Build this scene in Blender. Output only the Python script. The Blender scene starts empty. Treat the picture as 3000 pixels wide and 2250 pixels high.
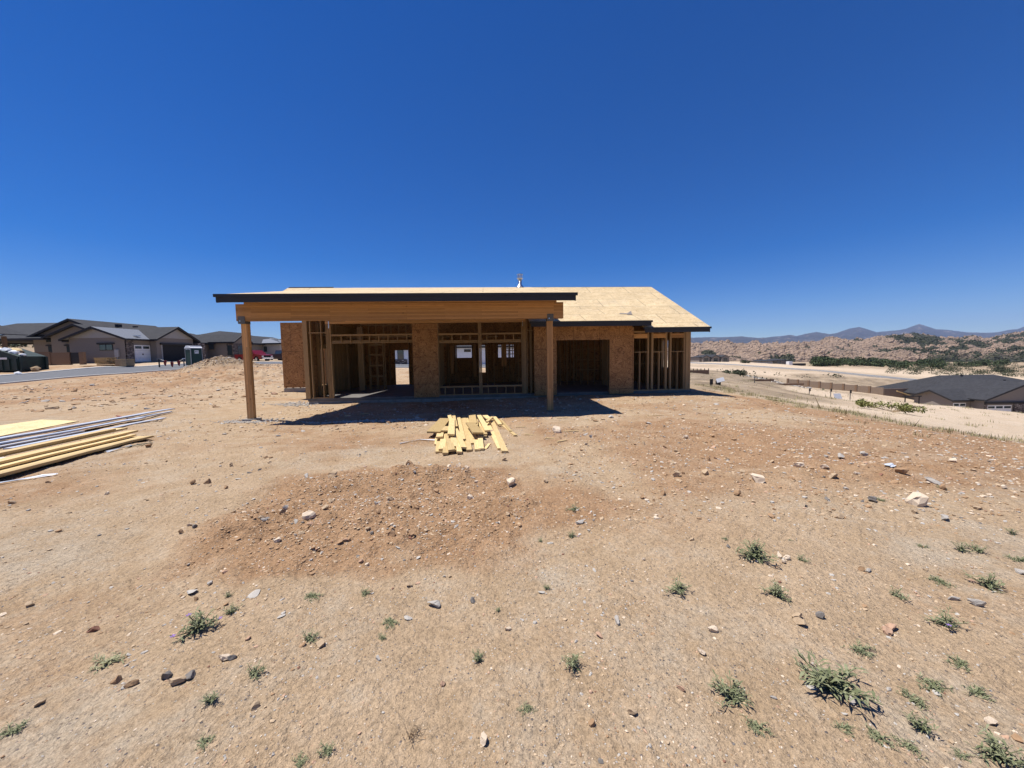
import bpy, math, random
import numpy as np
from mathutils import Vector, Matrix
R=math.radians
random.seed(7); rng=np.random.default_rng(7)
S=bpy.context.scene; C=S.collection
# ---------------------------------------------------------------- camera
cam=bpy.data.cameras.new('camera'); cam.lens=13.2; cam.sensor_width=36; cam.clip_start=.05; cam.clip_end=60000
co=bpy.data.objects.new('camera',cam); C.objects.link(co); S.camera=co
_p,_r=R(4.25),R(.93)
fw=Vector((0,math.cos(_p),-math.sin(_p))); rt=Vector((1,0,0)); up=rt.cross(fw)
r2=rt*math.cos(_r)-up*math.sin(_r); u2=rt*math.sin(_r)+up*math.cos(_r)
m=Matrix((r2,u2,-fw)).transposed().to_4x4(); m.translation=(0,0,1.6); co.matrix_world=m
# ---------------------------------------------------------------- light
SUN=Vector((-.37,.035,1)).normalized()
el=math.asin(SUN.z); az=math.atan2(SUN.x,SUN.y)
w=bpy.data.worlds.new('World'); S.world=w; w.use_nodes=True
nt=w.node_tree; bg=nt.nodes['Background']; sk=nt.nodes.new('ShaderNodeTexSky'); sk.sky_type='NISHITA'
sk.sun_disc=False; sk.sun_elevation=el; sk.sun_rotation=az; sk.altitude=1500; sk.air_density=1.0; sk.dust_density=0; sk.ozone_density=6.0
hs=nt.nodes.new('ShaderNodeHueSaturation'); hs.inputs['Hue'].default_value=.514; hs.inputs['Saturation'].default_value=1.42; hs.inputs['Value'].default_value=1.0
nt.links.new(sk.outputs[0],hs.inputs['Color']); nt.links.new(hs.outputs[0],bg.inputs[0]); bg.inputs[1].default_value=.080
sl=bpy.data.lights.new('sun','SUN'); sl.energy=5.0; sl.angle=R(.5); sl.color=(1,.96,.9)
so=bpy.data.objects.new('sun',sl); C.objects.link(so); so.rotation_euler=SUN.to_track_quat('Z','Y').to_euler()
vs=S.view_settings; vs.view_transform='Standard'; vs.look='None'; vs.gamma=1; vs.use_curve_mapping=False; vs.exposure=.45
S.cycles.max_bounces=6; S.cycles.diffuse_bounces=2; S.cycles.volume_bounces=0; S.cycles.transparent_max_bounces=8
# ---------------------------------------------------------------- material helpers
MATS={}
class NT:
    def __init__(s,name):
        s.m=bpy.data.materials.new(name); s.m.use_nodes=True; s.t=s.m.node_tree; s.b=s.t.nodes['Principled BSDF']; MATS[name]=s.m
    def n(s,typ,ins={},**k):
        x=s.t.nodes.new(typ)
        for a,b in k.items(): setattr(x,a,b)
        for a,b in ins.items(): s.set(x,a,b)
        return x
    def set(s,x,a,b):
        if hasattr(b,'links'): s.t.links.new(b,x.inputs[a])
        else: x.inputs[a].default_value=b
    def coord(s,kind='Object',scale=(1,1,1)):
        c=s.n('ShaderNodeTexCoord'); mp=s.n('ShaderNodeMapping',{'Vector':c.outputs[kind],'Scale':scale}); return mp.outputs[0]
    def noise(s,v,scale,det=4,rough=.6): return s.n('ShaderNodeTexNoise',{'Vector':v,'Scale':scale,'Detail':det,'Roughness':rough}).outputs['Fac']
    def vor(s,v,scale,out='Color',**k): return s.n('ShaderNodeTexVoronoi',{'Vector':v,'Scale':scale},**k).outputs[out]
    def ramp(s,f,stops):
        r=s.n('ShaderNodeValToRGB',{'Fac':f}); e=r.color_ramp.elements
        while len(e)<len(stops): e.new(.5)
        for i,(p,c) in enumerate(stops):
            e[i].position=p; e[i].color=(c,c,c,1) if isinstance(c,(int,float)) else (*c,1)
        return r.outputs[0]
    def mix(s,f,a,b,mode='MIX'):
        x=s.n('ShaderNodeMix',data_type='RGBA',blend_type=mode)
        for i,v in ((0,f),(6,a),(7,b)):
            if hasattr(v,'links'): s.t.links.new(v,x.inputs[i])
            elif isinstance(v,(tuple,list)): x.inputs[i].default_value=(*v[:3],1)
            else: x.inputs[i].default_value=v
        return x.outputs[2]
    def math(s,op,a,b=0): return s.n('ShaderNodeMath',{0:a,1:b},operation=op).outputs[0]
    def fin(s,col=None,rough=.8,bump=None,bs=.3,bd=.01,metal=0,spec=None):
        if col is not None: s.set(s.b,'Base Color',(*col,1) if isinstance(col,tuple) else col)
        s.set(s.b,'Roughness',rough); s.set(s.b,'Metallic',metal)
        if spec is not None: s.set(s.b,'Specular IOR Level',spec)
        if bump is not None:
            x=s.n('ShaderNodeBump',{'Height':bump,'Strength':bs,'Distance':bd}); s.set(s.b,'Normal',x.outputs[0])
        return s.m
def simple(name,c,rough=.8,var=.25,scale=6,bs=.2,bd=.01,metal=0,spec=None,det=5):
    t=NT(name); v=t.coord(); f=t.noise(v,scale,det)
    lo=tuple(x*(1-var) for x in c); hi=tuple(min(1,x*(1+var)) for x in c)
    return t.fin(t.ramp(f,[(.3,lo),(.7,hi)]),rough,f,bs,bd,metal,spec)
def wood(name,c,dark,knots=.5,seam=0):
    t=NT(name); v=t.coord('UV'); 
    g=t.noise(t.coord('UV',(1.2,14,1)),3,6,.6); g2=t.noise(t.coord('UV',(1.5,60,1)),4,3)
    col=t.ramp(g,[(.3,dark),(.65,c)])
    col=t.mix(.25,col,t.ramp(g2,[(.35,tuple(x*.6 for x in c)),(.65,c)]))
    if seam:   # laminated beam: layers of board, each with its own tone
        lay=t.n('ShaderNodeTexBrick',{'Vector':v,'Scale':1,'Color1':(.68,.66,.62,1),'Color2':(1.15,1.15,1.15,1),'Mortar':(.4,.4,.4,1),'Mortar Size':.002,'Brick Width':2.3,'Row Height':seam}).outputs[0]
        col=t.mix(1,col,lay,'MULTIPLY')
    k=t.vor(t.coord('UV',(2.2,7,1)),1,'Distance'); kn=t.ramp(k,[(.05,1),(.12,0)])
    wh=t.ramp(t.noise(v,1.3,1),[(.5,0),(.56,1)])
    kk=t.math('MULTIPLY',kn,wh); kk=t.math('MULTIPLY',kk,knots)
    col=t.mix(kk,col,tuple(x*.3 for x in dark))
    oi=t.n('ShaderNodeObjectInfo').outputs['Random']
    col=t.mix(1,col,t.ramp(oi,[(0,(.72,.69,.64)),(.5,(.97,.95,.92)),(1,(1.14,1.13,1.1))]),'MULTIPLY')
    return t.fin(col,.75,g2,.15,.003)
def osb(name,a,b,c,panel=None,stain=0,panelcol=.35):
    t=NT(name); v=t.coord('UV'); d=t.n('ShaderNodeTexNoise',{'Vector':v,'Scale':3.,'Detail':2}).outputs['Color']
    vv=t.n('ShaderNodeVectorMath',{0:v,1:d},operation='ADD').outputs[0]
    m1=t.n('ShaderNodeMapping',{'Vector':vv,'Scale':(9,34,1),'Rotation':(0,0,.25)}).outputs[0]
    m2=t.n('ShaderNodeMapping',{'Vector':vv,'Scale':(10,30,1),'Rotation':(0,0,-.5)}).outputs[0]
    f1=t.vor(m1,1); f2=t.vor(m2,1.1)
    s1=t.n('ShaderNodeSeparateColor',{0:f1}).outputs[0]; s2=t.n('ShaderNodeSeparateColor',{0:f2}).outputs[1]
    f=t.math('MULTIPLY',t.math('ADD',s1,s2),.5)
    col=t.ramp(f,[(.15,a),(.45,b),(.85,c)])
    big=t.noise(v,.9,4); col=t.mix(1,col,t.ramp(big,[(.3,.82),(.7,1.08)]),'MULTIPLY')
    if stain: col=t.mix(t.ramp(t.noise(v,.5,6,.7),[(.52,0),(.7,stain)]),col,(.3,.28,.25))
    if panel:
        br=t.n('ShaderNodeTexBrick',{'Vector':v,'Scale':1,'Color1':(.95,.93,.9,1),'Color2':(1.06,1.05,1.04,1),'Mortar':(panelcol,panelcol,panelcol,1),'Mortar Size':.016,'Brick Width':panel[0],'Row Height':panel[1]}).outputs[0]
        col=t.mix(1,col,br,'MULTIPLY')
    return t.fin(col,.8,f,.15,.003)
M={}
M['fir']=wood('fir_beam_wood',(.66,.37,.155),(.53,.275,.10),.9,.055)
M['stud']=wood('stud_wood',(.40,.26,.125),(.31,.185,.08),.5)
M['pine']=wood('yellow_pine_wood',(.72,.55,.28),(.55,.38,.16),.6)
M['pinedark']=wood('weathered_pine_wood',(.52,.38,.18),(.40,.27,.10),.3)
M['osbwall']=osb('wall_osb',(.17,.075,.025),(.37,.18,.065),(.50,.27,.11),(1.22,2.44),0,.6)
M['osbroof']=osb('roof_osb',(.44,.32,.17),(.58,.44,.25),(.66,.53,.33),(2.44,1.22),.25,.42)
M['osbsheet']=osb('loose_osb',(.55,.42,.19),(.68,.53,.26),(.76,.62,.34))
M['black']=simple('black_fascia_paint',(.012,.012,.015),.55,.2)
M['steel']=simple('grey_strap_steel',(.10,.10,.10),.6,.3)
M['galv']=simple('galvanised_steel',(.62,.64,.68),.28,.15,20,metal=.9)
M['conc']=simple('concrete',(.30,.27,.24),.9,.25,4)
M['slab']=simple('slab_concrete',(.14,.13,.12),.85,.25,2.5)
M['felt']=simple('roofing_felt',(.25,.22,.2),.9)
M['white']=simple('white_paint',(.78,.78,.77),.55,.04)
M['cream']=simple('white_stucco',(.75,.75,.76),.8,.05)
M['stucco']=simple('grey_stucco',(.225,.195,.17),.95,.12,10,.4)
M['stuccolight']=simple('light_grey_stucco',(.36,.35,.34),.95,.1,8,.4)
M['batten']=simple('grey_board_siding',(.36,.35,.34),.8,.08)
M['darkfascia']=simple('dark_brown_trim',(.016,.014,.014),.6,.3)
M['shadedark']=simple('painted_shade_black',(.02,.02,.02),.9,.3)  # near-black colour standing in for shade inside openings; truck grille shares it
M['trim']=simple('primed_grey_trim',(.42,.45,.52),.55,.12,3)
M['glass']=simple('window_glass',(.03,.045,.05),.08,.1,.5,bs=0,spec=.8)
M['green']=simple('dark_green_plastic',(.012,.045,.03),.55,.2)
M['dumpgreen']=simple('green_painted_steel',(.01,.028,.022),.6,.45,3)
M['asphalt']=simple('asphalt',(.115,.118,.125),.9,.15,3)
M['kerb']=simple('pale_concrete_kerb',(.42,.41,.39),.9,.12,2)
M['card']=simple('brown_cardboard',(.30,.21,.12),.9,.2)
M['plastic']=simple('clear_plastic_film',(.62,.64,.66),.3,.25,15)
M['redpaint']=simple('red_car_paint',(.16,.008,.01),.3,.1,spec=.7)
M['greypaint']=simple('dark_grey_car_paint',(.03,.025,.03),.3,.1,spec=.7)
M['rubber']=simple('black_rubber',(.012,.012,.012),.8)
M['chrome']=simple('chrome',(.7,.7,.72),.25,.1,metal=.8)
M['redflag']=simple('red_flag_cloth',(.22,.012,.01),.7)
M['blockwall']=simple('brown_masonry',(.22,.14,.085),.95,.15,9,.5)
M['taillight']=simple('red_lens',(.3,.01,.01),.3)
M['rope']=simple('white_rope',(.6,.58,.52),.9)
M['signface']=simple('grey_sign_face',(.42,.43,.46),.6,.1)
M['purple']=simple('purple_petal',(.28,.16,.5),.7)
M['twig']=simple('dry_twig',(.34,.24,.14),.9)
M['straw']=simple('wood_sliver',(.72,.55,.28),.8)
t=NT('shingles'); v=t.coord(); f=t.noise(v,9,5,.8); g=t.vor(v,3.2); sx=t.n('ShaderNodeSeparateColor',{0:g}).outputs[0]
M['shingle']=t.fin(t.mix(.5,t.ramp(f,[(.3,(.014,.014,.017)),(.7,(.05,.05,.053))]),t.ramp(sx,[(0,(.016,.016,.019)),(1,(.04,.04,.044))])),.95,f,.4,.02)
t=NT('stone_veneer'); v=t.coord('Object',(2,2,4.5)); g=t.vor(v,1.6); sx=t.n('ShaderNodeSeparateColor',{0:g}).outputs[0]; e=t.vor(v,1.6,'Distance')
M['stonev']=t.fin(t.mix(t.ramp(e,[(.35,0),(.6,.8)]),t.ramp(sx,[(0,(.05,.045,.045)),(.4,(.13,.10,.085)),(.75,(.27,.23,.2)),(1,(.42,.38,.34))]),(.06,.05,.05)),.9,e,.5,.04)
t=NT('standing_seam_metal'); v=t.coord('Object'); wv=t.n('ShaderNodeTexWave',{'Vector':v,'Scale':.62,'Distortion':0},wave_type='BANDS',bands_direction='Y').outputs['Fac']
M['seam']=t.fin(t.ramp(wv,[(.02,(.06,.065,.07)),(.12,(.19,.20,.215))]),.5,None,metal=.1)
t=NT('split_face_block'); v=t.coord('Object'); f=t.noise(v,8,5)
M['block']=t.fin(t.ramp(f,[(.3,(.20,.145,.10)),(.7,(.27,.20,.145))]),.95,f,.5,.02)
# stones
def stone(name,c,c2,sc=14):
    t=NT(name); v=t.coord('Object'); f=t.noise(v,sc,6,.7); g=t.noise(v,sc*4,2)
    col=t.mix(.4,t.ramp(f,[(.3,c2),(.7,c)]),t.ramp(g,[(.4,c2),(.6,c)])); return t.fin(col,.9,f,.5,.01)
SM={'w':stone('pale_quartz_stone',(.72,.60,.46),(.50,.38,.26)),'g':stone('grey_stone',(.47,.43,.37),(.30,.27,.24)),
 's':stone('slate_stone',(.50,.46,.40),(.38,.345,.30)),'t':stone('tan_stone',(.52,.39,.25),(.36,.25,.15)),
 'b':stone('red_brown_clod',(.40,.25,.135),(.28,.17,.09)),'d':stone('dark_stone',(.24,.215,.19),(.13,.115,.10)),
 'p':stone('pinkish_stone',(.55,.36,.24),(.40,.24,.15)),'r':stone('rusty_stone',(.27,.13,.08),(.18,.08,.05))}
# ground
def ground_mat():
    t=NT('desert_dirt'); v=t.coord('Object'); at=t.n('ShaderNodeAttribute',attribute_name='soil'); sp=t.n('ShaderNodeSeparateColor',{0:at.outputs['Color']})
    big=t.noise(v,.35,6,.65); mid=t.noise(v,2.2,6,.7); fine=t.noise(v,34,5,.75); grit=t.noise(v,150,3,.7)
    tan=t.ramp(mid,[(.3,(.37,.26,.155)),(.7,(.49,.36,.232))])
    org=t.ramp(mid,[(.3,(.285,.17,.09)),(.7,(.41,.255,.143))])
    gry=t.ramp(mid,[(.3,(.36,.285,.20)),(.7,(.45,.37,.27))])
    o=t.math('ADD',sp.outputs[0],t.math('MULTIPLY',t.math('SUBTRACT',big,.5),2.6)); o=t.ramp(o,[(.25,0),(.75,1)])
    col=t.mix(o,tan,org)
    gr=t.ramp(t.noise(v,.55,7,.8),[(.49,0),(.62,.9)]); gr=t.math('MULTIPLY',gr,t.math('SUBTRACT',1,sp.outputs[0])); col=t.mix(gr,col,gry)
    pale=t.ramp(mid,[(.3,(.53,.42,.30)),(.7,(.62,.50,.37))]); col=t.mix(sp.outputs[1],col,pale)
    scr=t.ramp(t.noise(v,.5,6,.8),[(.35,(.15,.112,.075)),(.6,(.29,.225,.15))]); col=t.mix(sp.outputs[2],col,scr)
    # grain tones of the sand itself
    col=t.mix(1,col,t.ramp(fine,[(.28,.62),(.5,1.0),(.75,1.3)]),'MULTIPLY')
    col=t.mix(1,col,t.ramp(grit,[(.3,.78),(.7,1.2)]),'MULTIPLY')
    vc=t.vor(v,62); s1=t.n('ShaderNodeSeparateColor',{0:vc}); vd=t.vor(v,62,'Distance')
    pk=t.math('MULTIPLY',t.ramp(s1.outputs[0],[(.86,0),(.88,1)]),t.ramp(vd,[(.28,1),(.36,0)]))
    pc=t.ramp(s1.outputs[1],[(0,(.12,.11,.11)),(.35,(.25,.2,.17)),(.6,(.48,.36,.25)),(1,(.62,.50,.37))])
    col=t.mix(pk,col,pc)
    vb=t.vor(v,38,'Distance'); vb2=t.vor(v,105,'Distance'); vb3=t.vor(t.coord('Object',(1,1,1)),15,'Distance')
    h=t.math('ADD',t.math('MULTIPLY',fine,.9),t.math('MULTIPLY',grit,.3)); h=t.math('ADD',h,t.math('MULTIPLY',pk,.3))
    h=t.math('SUBTRACT',h,t.math('MULTIPLY',vb,.55)); h=t.math('SUBTRACT',h,t.math('MULTIPLY',vb2,.25)); h=t.math('SUBTRACT',h,t.math('MULTIPLY',vb3,.5))
    return t.fin(col,.95,h,1.0,.02,spec=.15)
M['dirt']=ground_mat()
# ---------------------------------------------------------------- mesh helpers
def tag(o,label=None,cat=None,group=None,kind=None):
    if label: o['label']=label
    if cat: o['category']=cat
    if group: o['group']=group
    if kind: o['kind']=kind
    return o
def empty(name,loc,rz=0,label=None,cat=None,group=None):
    o=bpy.data.objects.new(name,None); C.objects.link(o); o.location=loc; o.rotation_euler=(0,0,rz); o.empty_display_size=.2
    return tag(o,label,cat,group)
class MB:
    def __init__(s): s.v=[];s.f=[];s.uv=[];s.mi=[];s.off=(0,0,0);s.cm=0
    def face(s,idx,uvs): s.f.append(idx); s.uv.extend(uvs); s.mi.append(s.cm)
    def obox(s,c,ax,ay,az):   # centre and three half-axis vectors
        c,ax,ay,az=map(Vector,(c,ax,ay,az)); b=len(s.v); A=(ax,ay,az)
        for i in range(8): s.v.append(c+ax*(1 if i&1 else -1)+ay*(1 if i&2 else -1)+az*(1 if i&4 else -1))
        L=[a.length for a in A]; lg=L.index(max(L)); ru=random.random()*7; rv=random.random()*7
        for q,(i,j) in (((0,4,6,2),(1,2)),((1,3,7,5),(1,2)),((0,1,5,4),(0,2)),((2,6,7,3),(0,2)),((0,2,3,1),(0,1)),((4,5,7,6),(0,1))):
            if j==lg: i,j=j,i
            uv=[]
            for k in q:
                cs=[(1 if k&1 else -1)*L[0],(1 if k&2 else -1)*L[1],(1 if k&4 else -1)*L[2]]
                uv.append((cs[i]+ru,cs[j]+rv))
            s.face([b+k for k in q],uv)
        return s
    def box(s,x0,x1,y0,y1,z0,z1):
        return s.obox(((x0+x1)/2,(y0+y1)/2,(z0+z1)/2),((x1-x0)/2,0,0),(0,(y1-y0)/2,0),(0,0,(z1-z0)/2))
    def poly(s,pts,uv=None):
        b=len(s.v); s.v+= [Vector(p) for p in pts]; s.face(list(range(b,b+len(pts))),uv or [(p[0]+p[1]*.3,p[2]+p[1]) for p in pts]); return s
    def prism(s,prof,axis,a0,a1):   # profile of (h,z) extruded along x or y between a0 and a1
        P=(lambda h,z,a:(a,h,z)) if axis=='x' else (lambda h,z,a:(h,a,z))
        n=len(prof); A=[P(h,z,a0) for h,z in prof]; B=[P(h,z,a1) for h,z in prof]
        fa=A[::-1] if axis=='x' else A; fb=B if axis=='x' else B[::-1]
        s.poly(fa,[(p[0]+p[1],p[2]) for p in fa]); s.poly(fb,[(p[0]+p[1],p[2]) for p in fb])
        for i in range(n):
            j=(i+1)%n; q=[A[i],A[j],B[j],B[i]] if axis=='x' else [A[j],A[i],B[i],B[j]]
            d=math.dist(A[i],A[j]); L=abs(a1-a0); uv=[(0,0),(0,d),(L,d),(L,0)] if axis=='x' else [(0,d),(0,0),(L,0),(L,d)]
            s.poly(q,uv)
        return s
    def tube(s,pts,r,n=8,r1=None,caps=True):
        pts=[Vector(p) for p in pts]; rs=[r+(0 if r1 is None else (r1-r)*i/(len(pts)-1)) for i in range(len(pts))]; b=len(s.v)
        for i,p in enumerate(pts):
            d=(pts[min(i+1,len(pts)-1)]-pts[max(i-1,0)]).normalized(); a=d.orthogonal().normalized(); c=d.cross(a)
            for k in range(n): th=2*math.pi*k/n; s.v.append(p+(a*math.cos(th)+c*math.sin(th))*rs[i])
        for i in range(len(pts)-1):
            for k in range(n):
                k2=(k+1)%n; s.face([b+i*n+k,b+i*n+k2,b+(i+1)*n+k2,b+(i+1)*n+k],[(i,k/n),(i,(k+1)/n),(i+1,(k+1)/n),(i+1,k/n)])
        if caps:
            s.face([b+k for k in range(n)][::-1],[(0,0)]*n); e=b+(len(pts)-1)*n; s.face([e+k for k in range(n)],[(0,0)]*n)
        return s
    def lathe(s,prof,n=16,c=(0,0,0)):
        b=len(s.v)
        for r,z in prof:
            for k in range(n): th=2*math.pi*k/n; s.v.append(Vector((c[0]+r*math.cos(th),c[1]+r*math.sin(th),c[2]+z)))
        for i in range(len(prof)-1):
            for k in range(n):
                k2=(k+1)%n; s.face([b+i*n+k,b+i*n+k2,b+(i+1)*n+k2,b+(i+1)*n+k],[(0,0)]*4)
        s.face([b+k for k in range(n)][::-1],[(0,0)]*n); e=b+(len(prof)-1)*n; s.face([e+k for k in range(n)],[(0,0)]*n)
        return s
    def build(s,name,mat,parent=None,off=(0,0,0),smooth=False):
        me=bpy.data.meshes.new(name); o=Vector(off); me.from_pydata([tuple(v-o) for v in s.v],[],s.f)
        uvl=me.uv_layers.new(name='UVMap'); uvl.data.foreach_set('uv',[c for u in s.uv for c in u])
        for mm in (mat if isinstance(mat,(list,tuple)) else [mat]): me.materials.append(mm)
        if isinstance(mat,(list,tuple)): me.polygons.foreach_set('material_index',s.mi)
        if smooth: me.polygons.foreach_set('use_smooth',[True]*len(me.polygons))
        me.update(); ob=bpy.data.objects.new(name,me); C.objects.link(ob)
        if parent: ob.parent=parent
        else: ob.location=o
        return ob
def npmesh(name,V,F,mats,attr=None,smooth=True,mi=None):
    me=bpy.data.meshes.new(name); V=np.asarray(V,np.float32); F=np.asarray(F,np.int32); k=F.shape[1]
    me.vertices.add(len(V)); me.vertices.foreach_set('co',V.ravel()); me.loops.add(F.size); me.loops.foreach_set('vertex_index',F.ravel())
    me.polygons.add(len(F)); me.polygons.foreach_set('loop_start',np.arange(0,F.size,k,dtype=np.int32)); me.polygons.foreach_set('loop_total',np.full(len(F),k,np.int32))
    me.polygons.foreach_set('use_smooth',np.full(len(F),smooth))
    for mm in mats: me.materials.append(mm)
    if mi is not None: me.polygons.foreach_set('material_index',np.asarray(mi,np.int32))
    if attr is not None:
        a=me.color_attributes.new('soil','FLOAT_COLOR','POINT'); a.data.foreach_set('color',np.asarray(attr,np.float32).ravel())
    me.update(calc_edges=True); me.validate(); o=bpy.data.objects.new(name,me); C.objects.link(o); return o
# ---------------------------------------------------------------- numpy noise
def hsh(ix,iy,s):
    h=(ix.astype(np.int64)*374761393+iy.astype(np.int64)*668265263+s*1274126177)&0xffffffff
    h=((h^(h>>13))*1274126177)&0xffffffff; return (h^(h>>16))/4294967295.
def pn(x,y,s=0):
    x0=np.floor(x);y0=np.floor(y);fx=x-x0;fy=y-y0;u=fx*fx*fx*(fx*(fx*6-15)+10);v=fy*fy*fy*(fy*(fy*6-15)+10)
    def g(a,b): th=hsh(x0+a,y0+b,s)*2*np.pi; return np.cos(th)*(fx-a)+np.sin(th)*(fy-b)
    return ((g(0,0)*(1-u)+g(1,0)*u)*(1-v)+(g(0,1)*(1-u)+g(1,1)*u)*v)*1.4
def fbm(x,y,o=4,s=0,g=.5):
    r=0;a=1
    for i in range(o): r=r+a*pn(x,y,s+i); x=x*2.03+3.1; y=y*2.03+1.7; a*=g
    return r
def worley(x,y,s=0):
    x0=np.floor(x);y0=np.floor(y);d=np.full(x.shape,9.);idc=np.zeros(x.shape)
    for a in(-1,0,1):
        for b in(-1,0,1):
            px=x0+a+hsh(x0+a,y0+b,s);py=y0+b+hsh(x0+a,y0+b,s+9);q=(px-x)**2+(py-y)**2
            m_=q<d;d=np.where(m_,q,d);idc=np.where(m_,hsh(x0+a,y0+b,s+5),idc)
    return np.sqrt(d),idc
# ---------------------------------------------------------------- terrain
CP=np.array([(0,1,0),(-3,2,0),(3,2,0),(0,-5,.05),(-8,-6,.1),(8,-6,0),(0,4,-.02),(-5,5,-.03),(5,5,-.03),(0,8,-.1),(-6,8,-.1),(6,8,-.12),(-12,8,-.1),(-7.5,12,-.3),(2,12,-.2),(-3,12,-.25),(7,12,-.22),(-8,17,-.42),(-3,17,-.4),(3,17.2,-.3),(9,17,-.25),
(0,21,-.32),(-6,21,-.35),(6,22,-.32),(-14,14,-.22),(-21,26,-.17),(-24,21,-.23),(-24.5,18,-.23),(-17.5,28,-.03),(-12,24,-.3),(-18,20,-.25),(-30,38,.77),(-26,36,.65),(-24.5,40,1.0),(-20,34,.4),
(-40.9,30,.09),(-38.8,38,.54),(-36.7,42,.75),(-49,36,.6),(-46,45,1.04),(-40,47,1.23),(-38,52,1.3),(-33,26,-.05),(-41,22,-.2),(-50,28,.2),(-57,50,1.6),(-50,52,1.62),(-62,45,1.45),(-75,55,1.7),(-50,62,1.7),(-50,70,1.95),(-35,60,1.35),(-30,52,1.2),(-40,78,1.9),(-47,43,1.28),(-53,40,.8),(-60,80,2),
(-17,45,.4),(-5,45,.3),(-17,60,.56),(0,60,.3),(-10,32,-.1),(5,35,-.35),(10,30,-.5),
(10.5,7,-.35),(10.7,12,-.45),(11,17.5,-.5),(13,24,-.65),(12,3,-.5),(16.4,12,-1.35),(18.7,18,-1.5),(24.5,18,-2.2),(15,28,-.6),(20,36,-1.1),(30,60,-1.6),(23,32,-1.57),(17.5,24,-1.3),(34.8,45,-3.6),(39,45,-4.2),(47.5,55,-4.5),(60,70,-6),(67.8,92,-6.8),(75,76,-7.6),(71,84,-7.2),(47.3,40,-4.5),(54.5,40,-5.3),(30,24,-2.9),(84,64,-9.8),(90,75,-9.8),(76,60,-9.7),(66,54,-7.4),(80,50,-8.5),
(51,80,-3.75),(40,60,-3.1),(30,48,-1.9),(37.5,75,-2.8),(55.5,100,-3.2),(106,130,-5.6),(130,130,-7.7),(191,150,-10.4),(124,230,-3.7),(170,225,-6.5),(100,200,-4),(327,300,-11.2),(382,300,-13.4),(327,450,-10.3),(458,420,-12.5),
(-200,120,12),(-170,125,10),(-230,125,14),(-120,140,3),(-250,250,16),(-100,70,2.5),(0,150,0),(-60,200,2),
(1000,1100,-20),(1600,1500,-20),(0,1500,-10),(-1500,1000,10),(0,600,0),(0,250,0),(-600,600,12),(0,-50,1),(0,-1500,10),(1500,-1500,-10),(-1500,-1500,10),(60,-40,-5),(-60,-40,2),(-40,0,.2),(40,0,-3)],float)
def warp(x,y):
    r=np.sqrt(x*x+y*y)+1e-6; k=np.log1p(r/12)*12/r; return x*k,y*k
cx,cy=warp(CP[:,0],CP[:,1]); Kd=np.sqrt((cx[:,None]-cx)**2+(cy[:,None]-cy)**2)
nC=len(CP); A_=np.zeros((nC+3,nC+3)); A_[:nC,:nC]=Kd-np.eye(nC)*.15; A_[:nC,nC]=1;A_[:nC,nC+1]=cx;A_[:nC,nC+2]=cy;A_[nC:,:nC]=A_[:nC,nC:].T
sol=np.linalg.solve(A_,np.r_[CP[:,2],0,0,0])
def base(x,y):
    x=np.asarray(x,float);y=np.asarray(y,float); sh=x.shape; wx,wy=warp(x.ravel(),y.ravel()); z=sol[nC]+sol[nC+1]*wx+sol[nC+2]*wy
    for i in range(nC): z=z+sol[i]*np.sqrt((wx-cx[i])**2+(wy-cy[i])**2)
    return z.reshape(sh)
ca,sa=math.cos(R(4)),math.sin(R(4))
def huv(x,y): return x*ca+y*sa,-x*sa+y*ca
def hxy(u,v): return u*ca-v*sa,u*sa+v*ca
def segd(x,y,pts):
    d=np.full(np.shape(x),1e9)
    for (ax,ay),(bx,by) in zip(pts[:-1],pts[1:]):
        t=np.clip(((x-ax)*(bx-ax)+(y-ay)*(by-ay))/((bx-ax)**2+(by-ay)**2),0,1); d=np.minimum(d,np.hypot(x-ax-t*(bx-ax),y-ay-t*(by-ay)))
    return d
ROADS=[([(-50,-10),(-46.5,20),(-44.8,32),(-42.3,40),(-39.2,45.5),(-35,50.5),(-25,53.5),(-8,52),(8,50)],4.2),
       ([(96,240),(101,200),(108,165),(117,140),(135,118),(165,112)],3.2)]
def sst(a,b,x): t=np.clip((x-a)/(b-a),0,1); return t*t*(3-2*t)
def mound(x,y):   # loose red spoil heap in front of the house
    g=lambda a,b,sx,sy,h,r=0: h*np.exp(-(((x-a)*math.cos(r)+(y-b)*math.sin(r))/sx)**2-((-(x-a)*math.sin(r)+(y-b)*math.cos(r))/sy)**2)
    return g(-2.5,4.6,.6,.35,.13)+g(-1.5,5.05,.5,.28,.15)+g(-.8,4.95,.5,.28,.14)+g(-2.5,3.6,.6,.5,.10)+g(-1.3,3.55,.9,.8,.08)+g(-1.0,3.15,.35,.12,.05)+g(-.1,3.95,.6,.18,.07)+g(.3,4.7,.9,.25,.05)-g(-1.9,4.25,.8,.18,.04)
def moundmask(x,y):
    w_=.22*fbm(x*1.6,y*1.6,3,37); return np.exp(-(((x+1.55+w_+(y-4)*.15)/1.55)**8)-(((y-4.05+w_)/1.3)**8))+.8*np.exp(-((x-.3)/1.1)**2-((y-3.9)/.5)**2)
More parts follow.
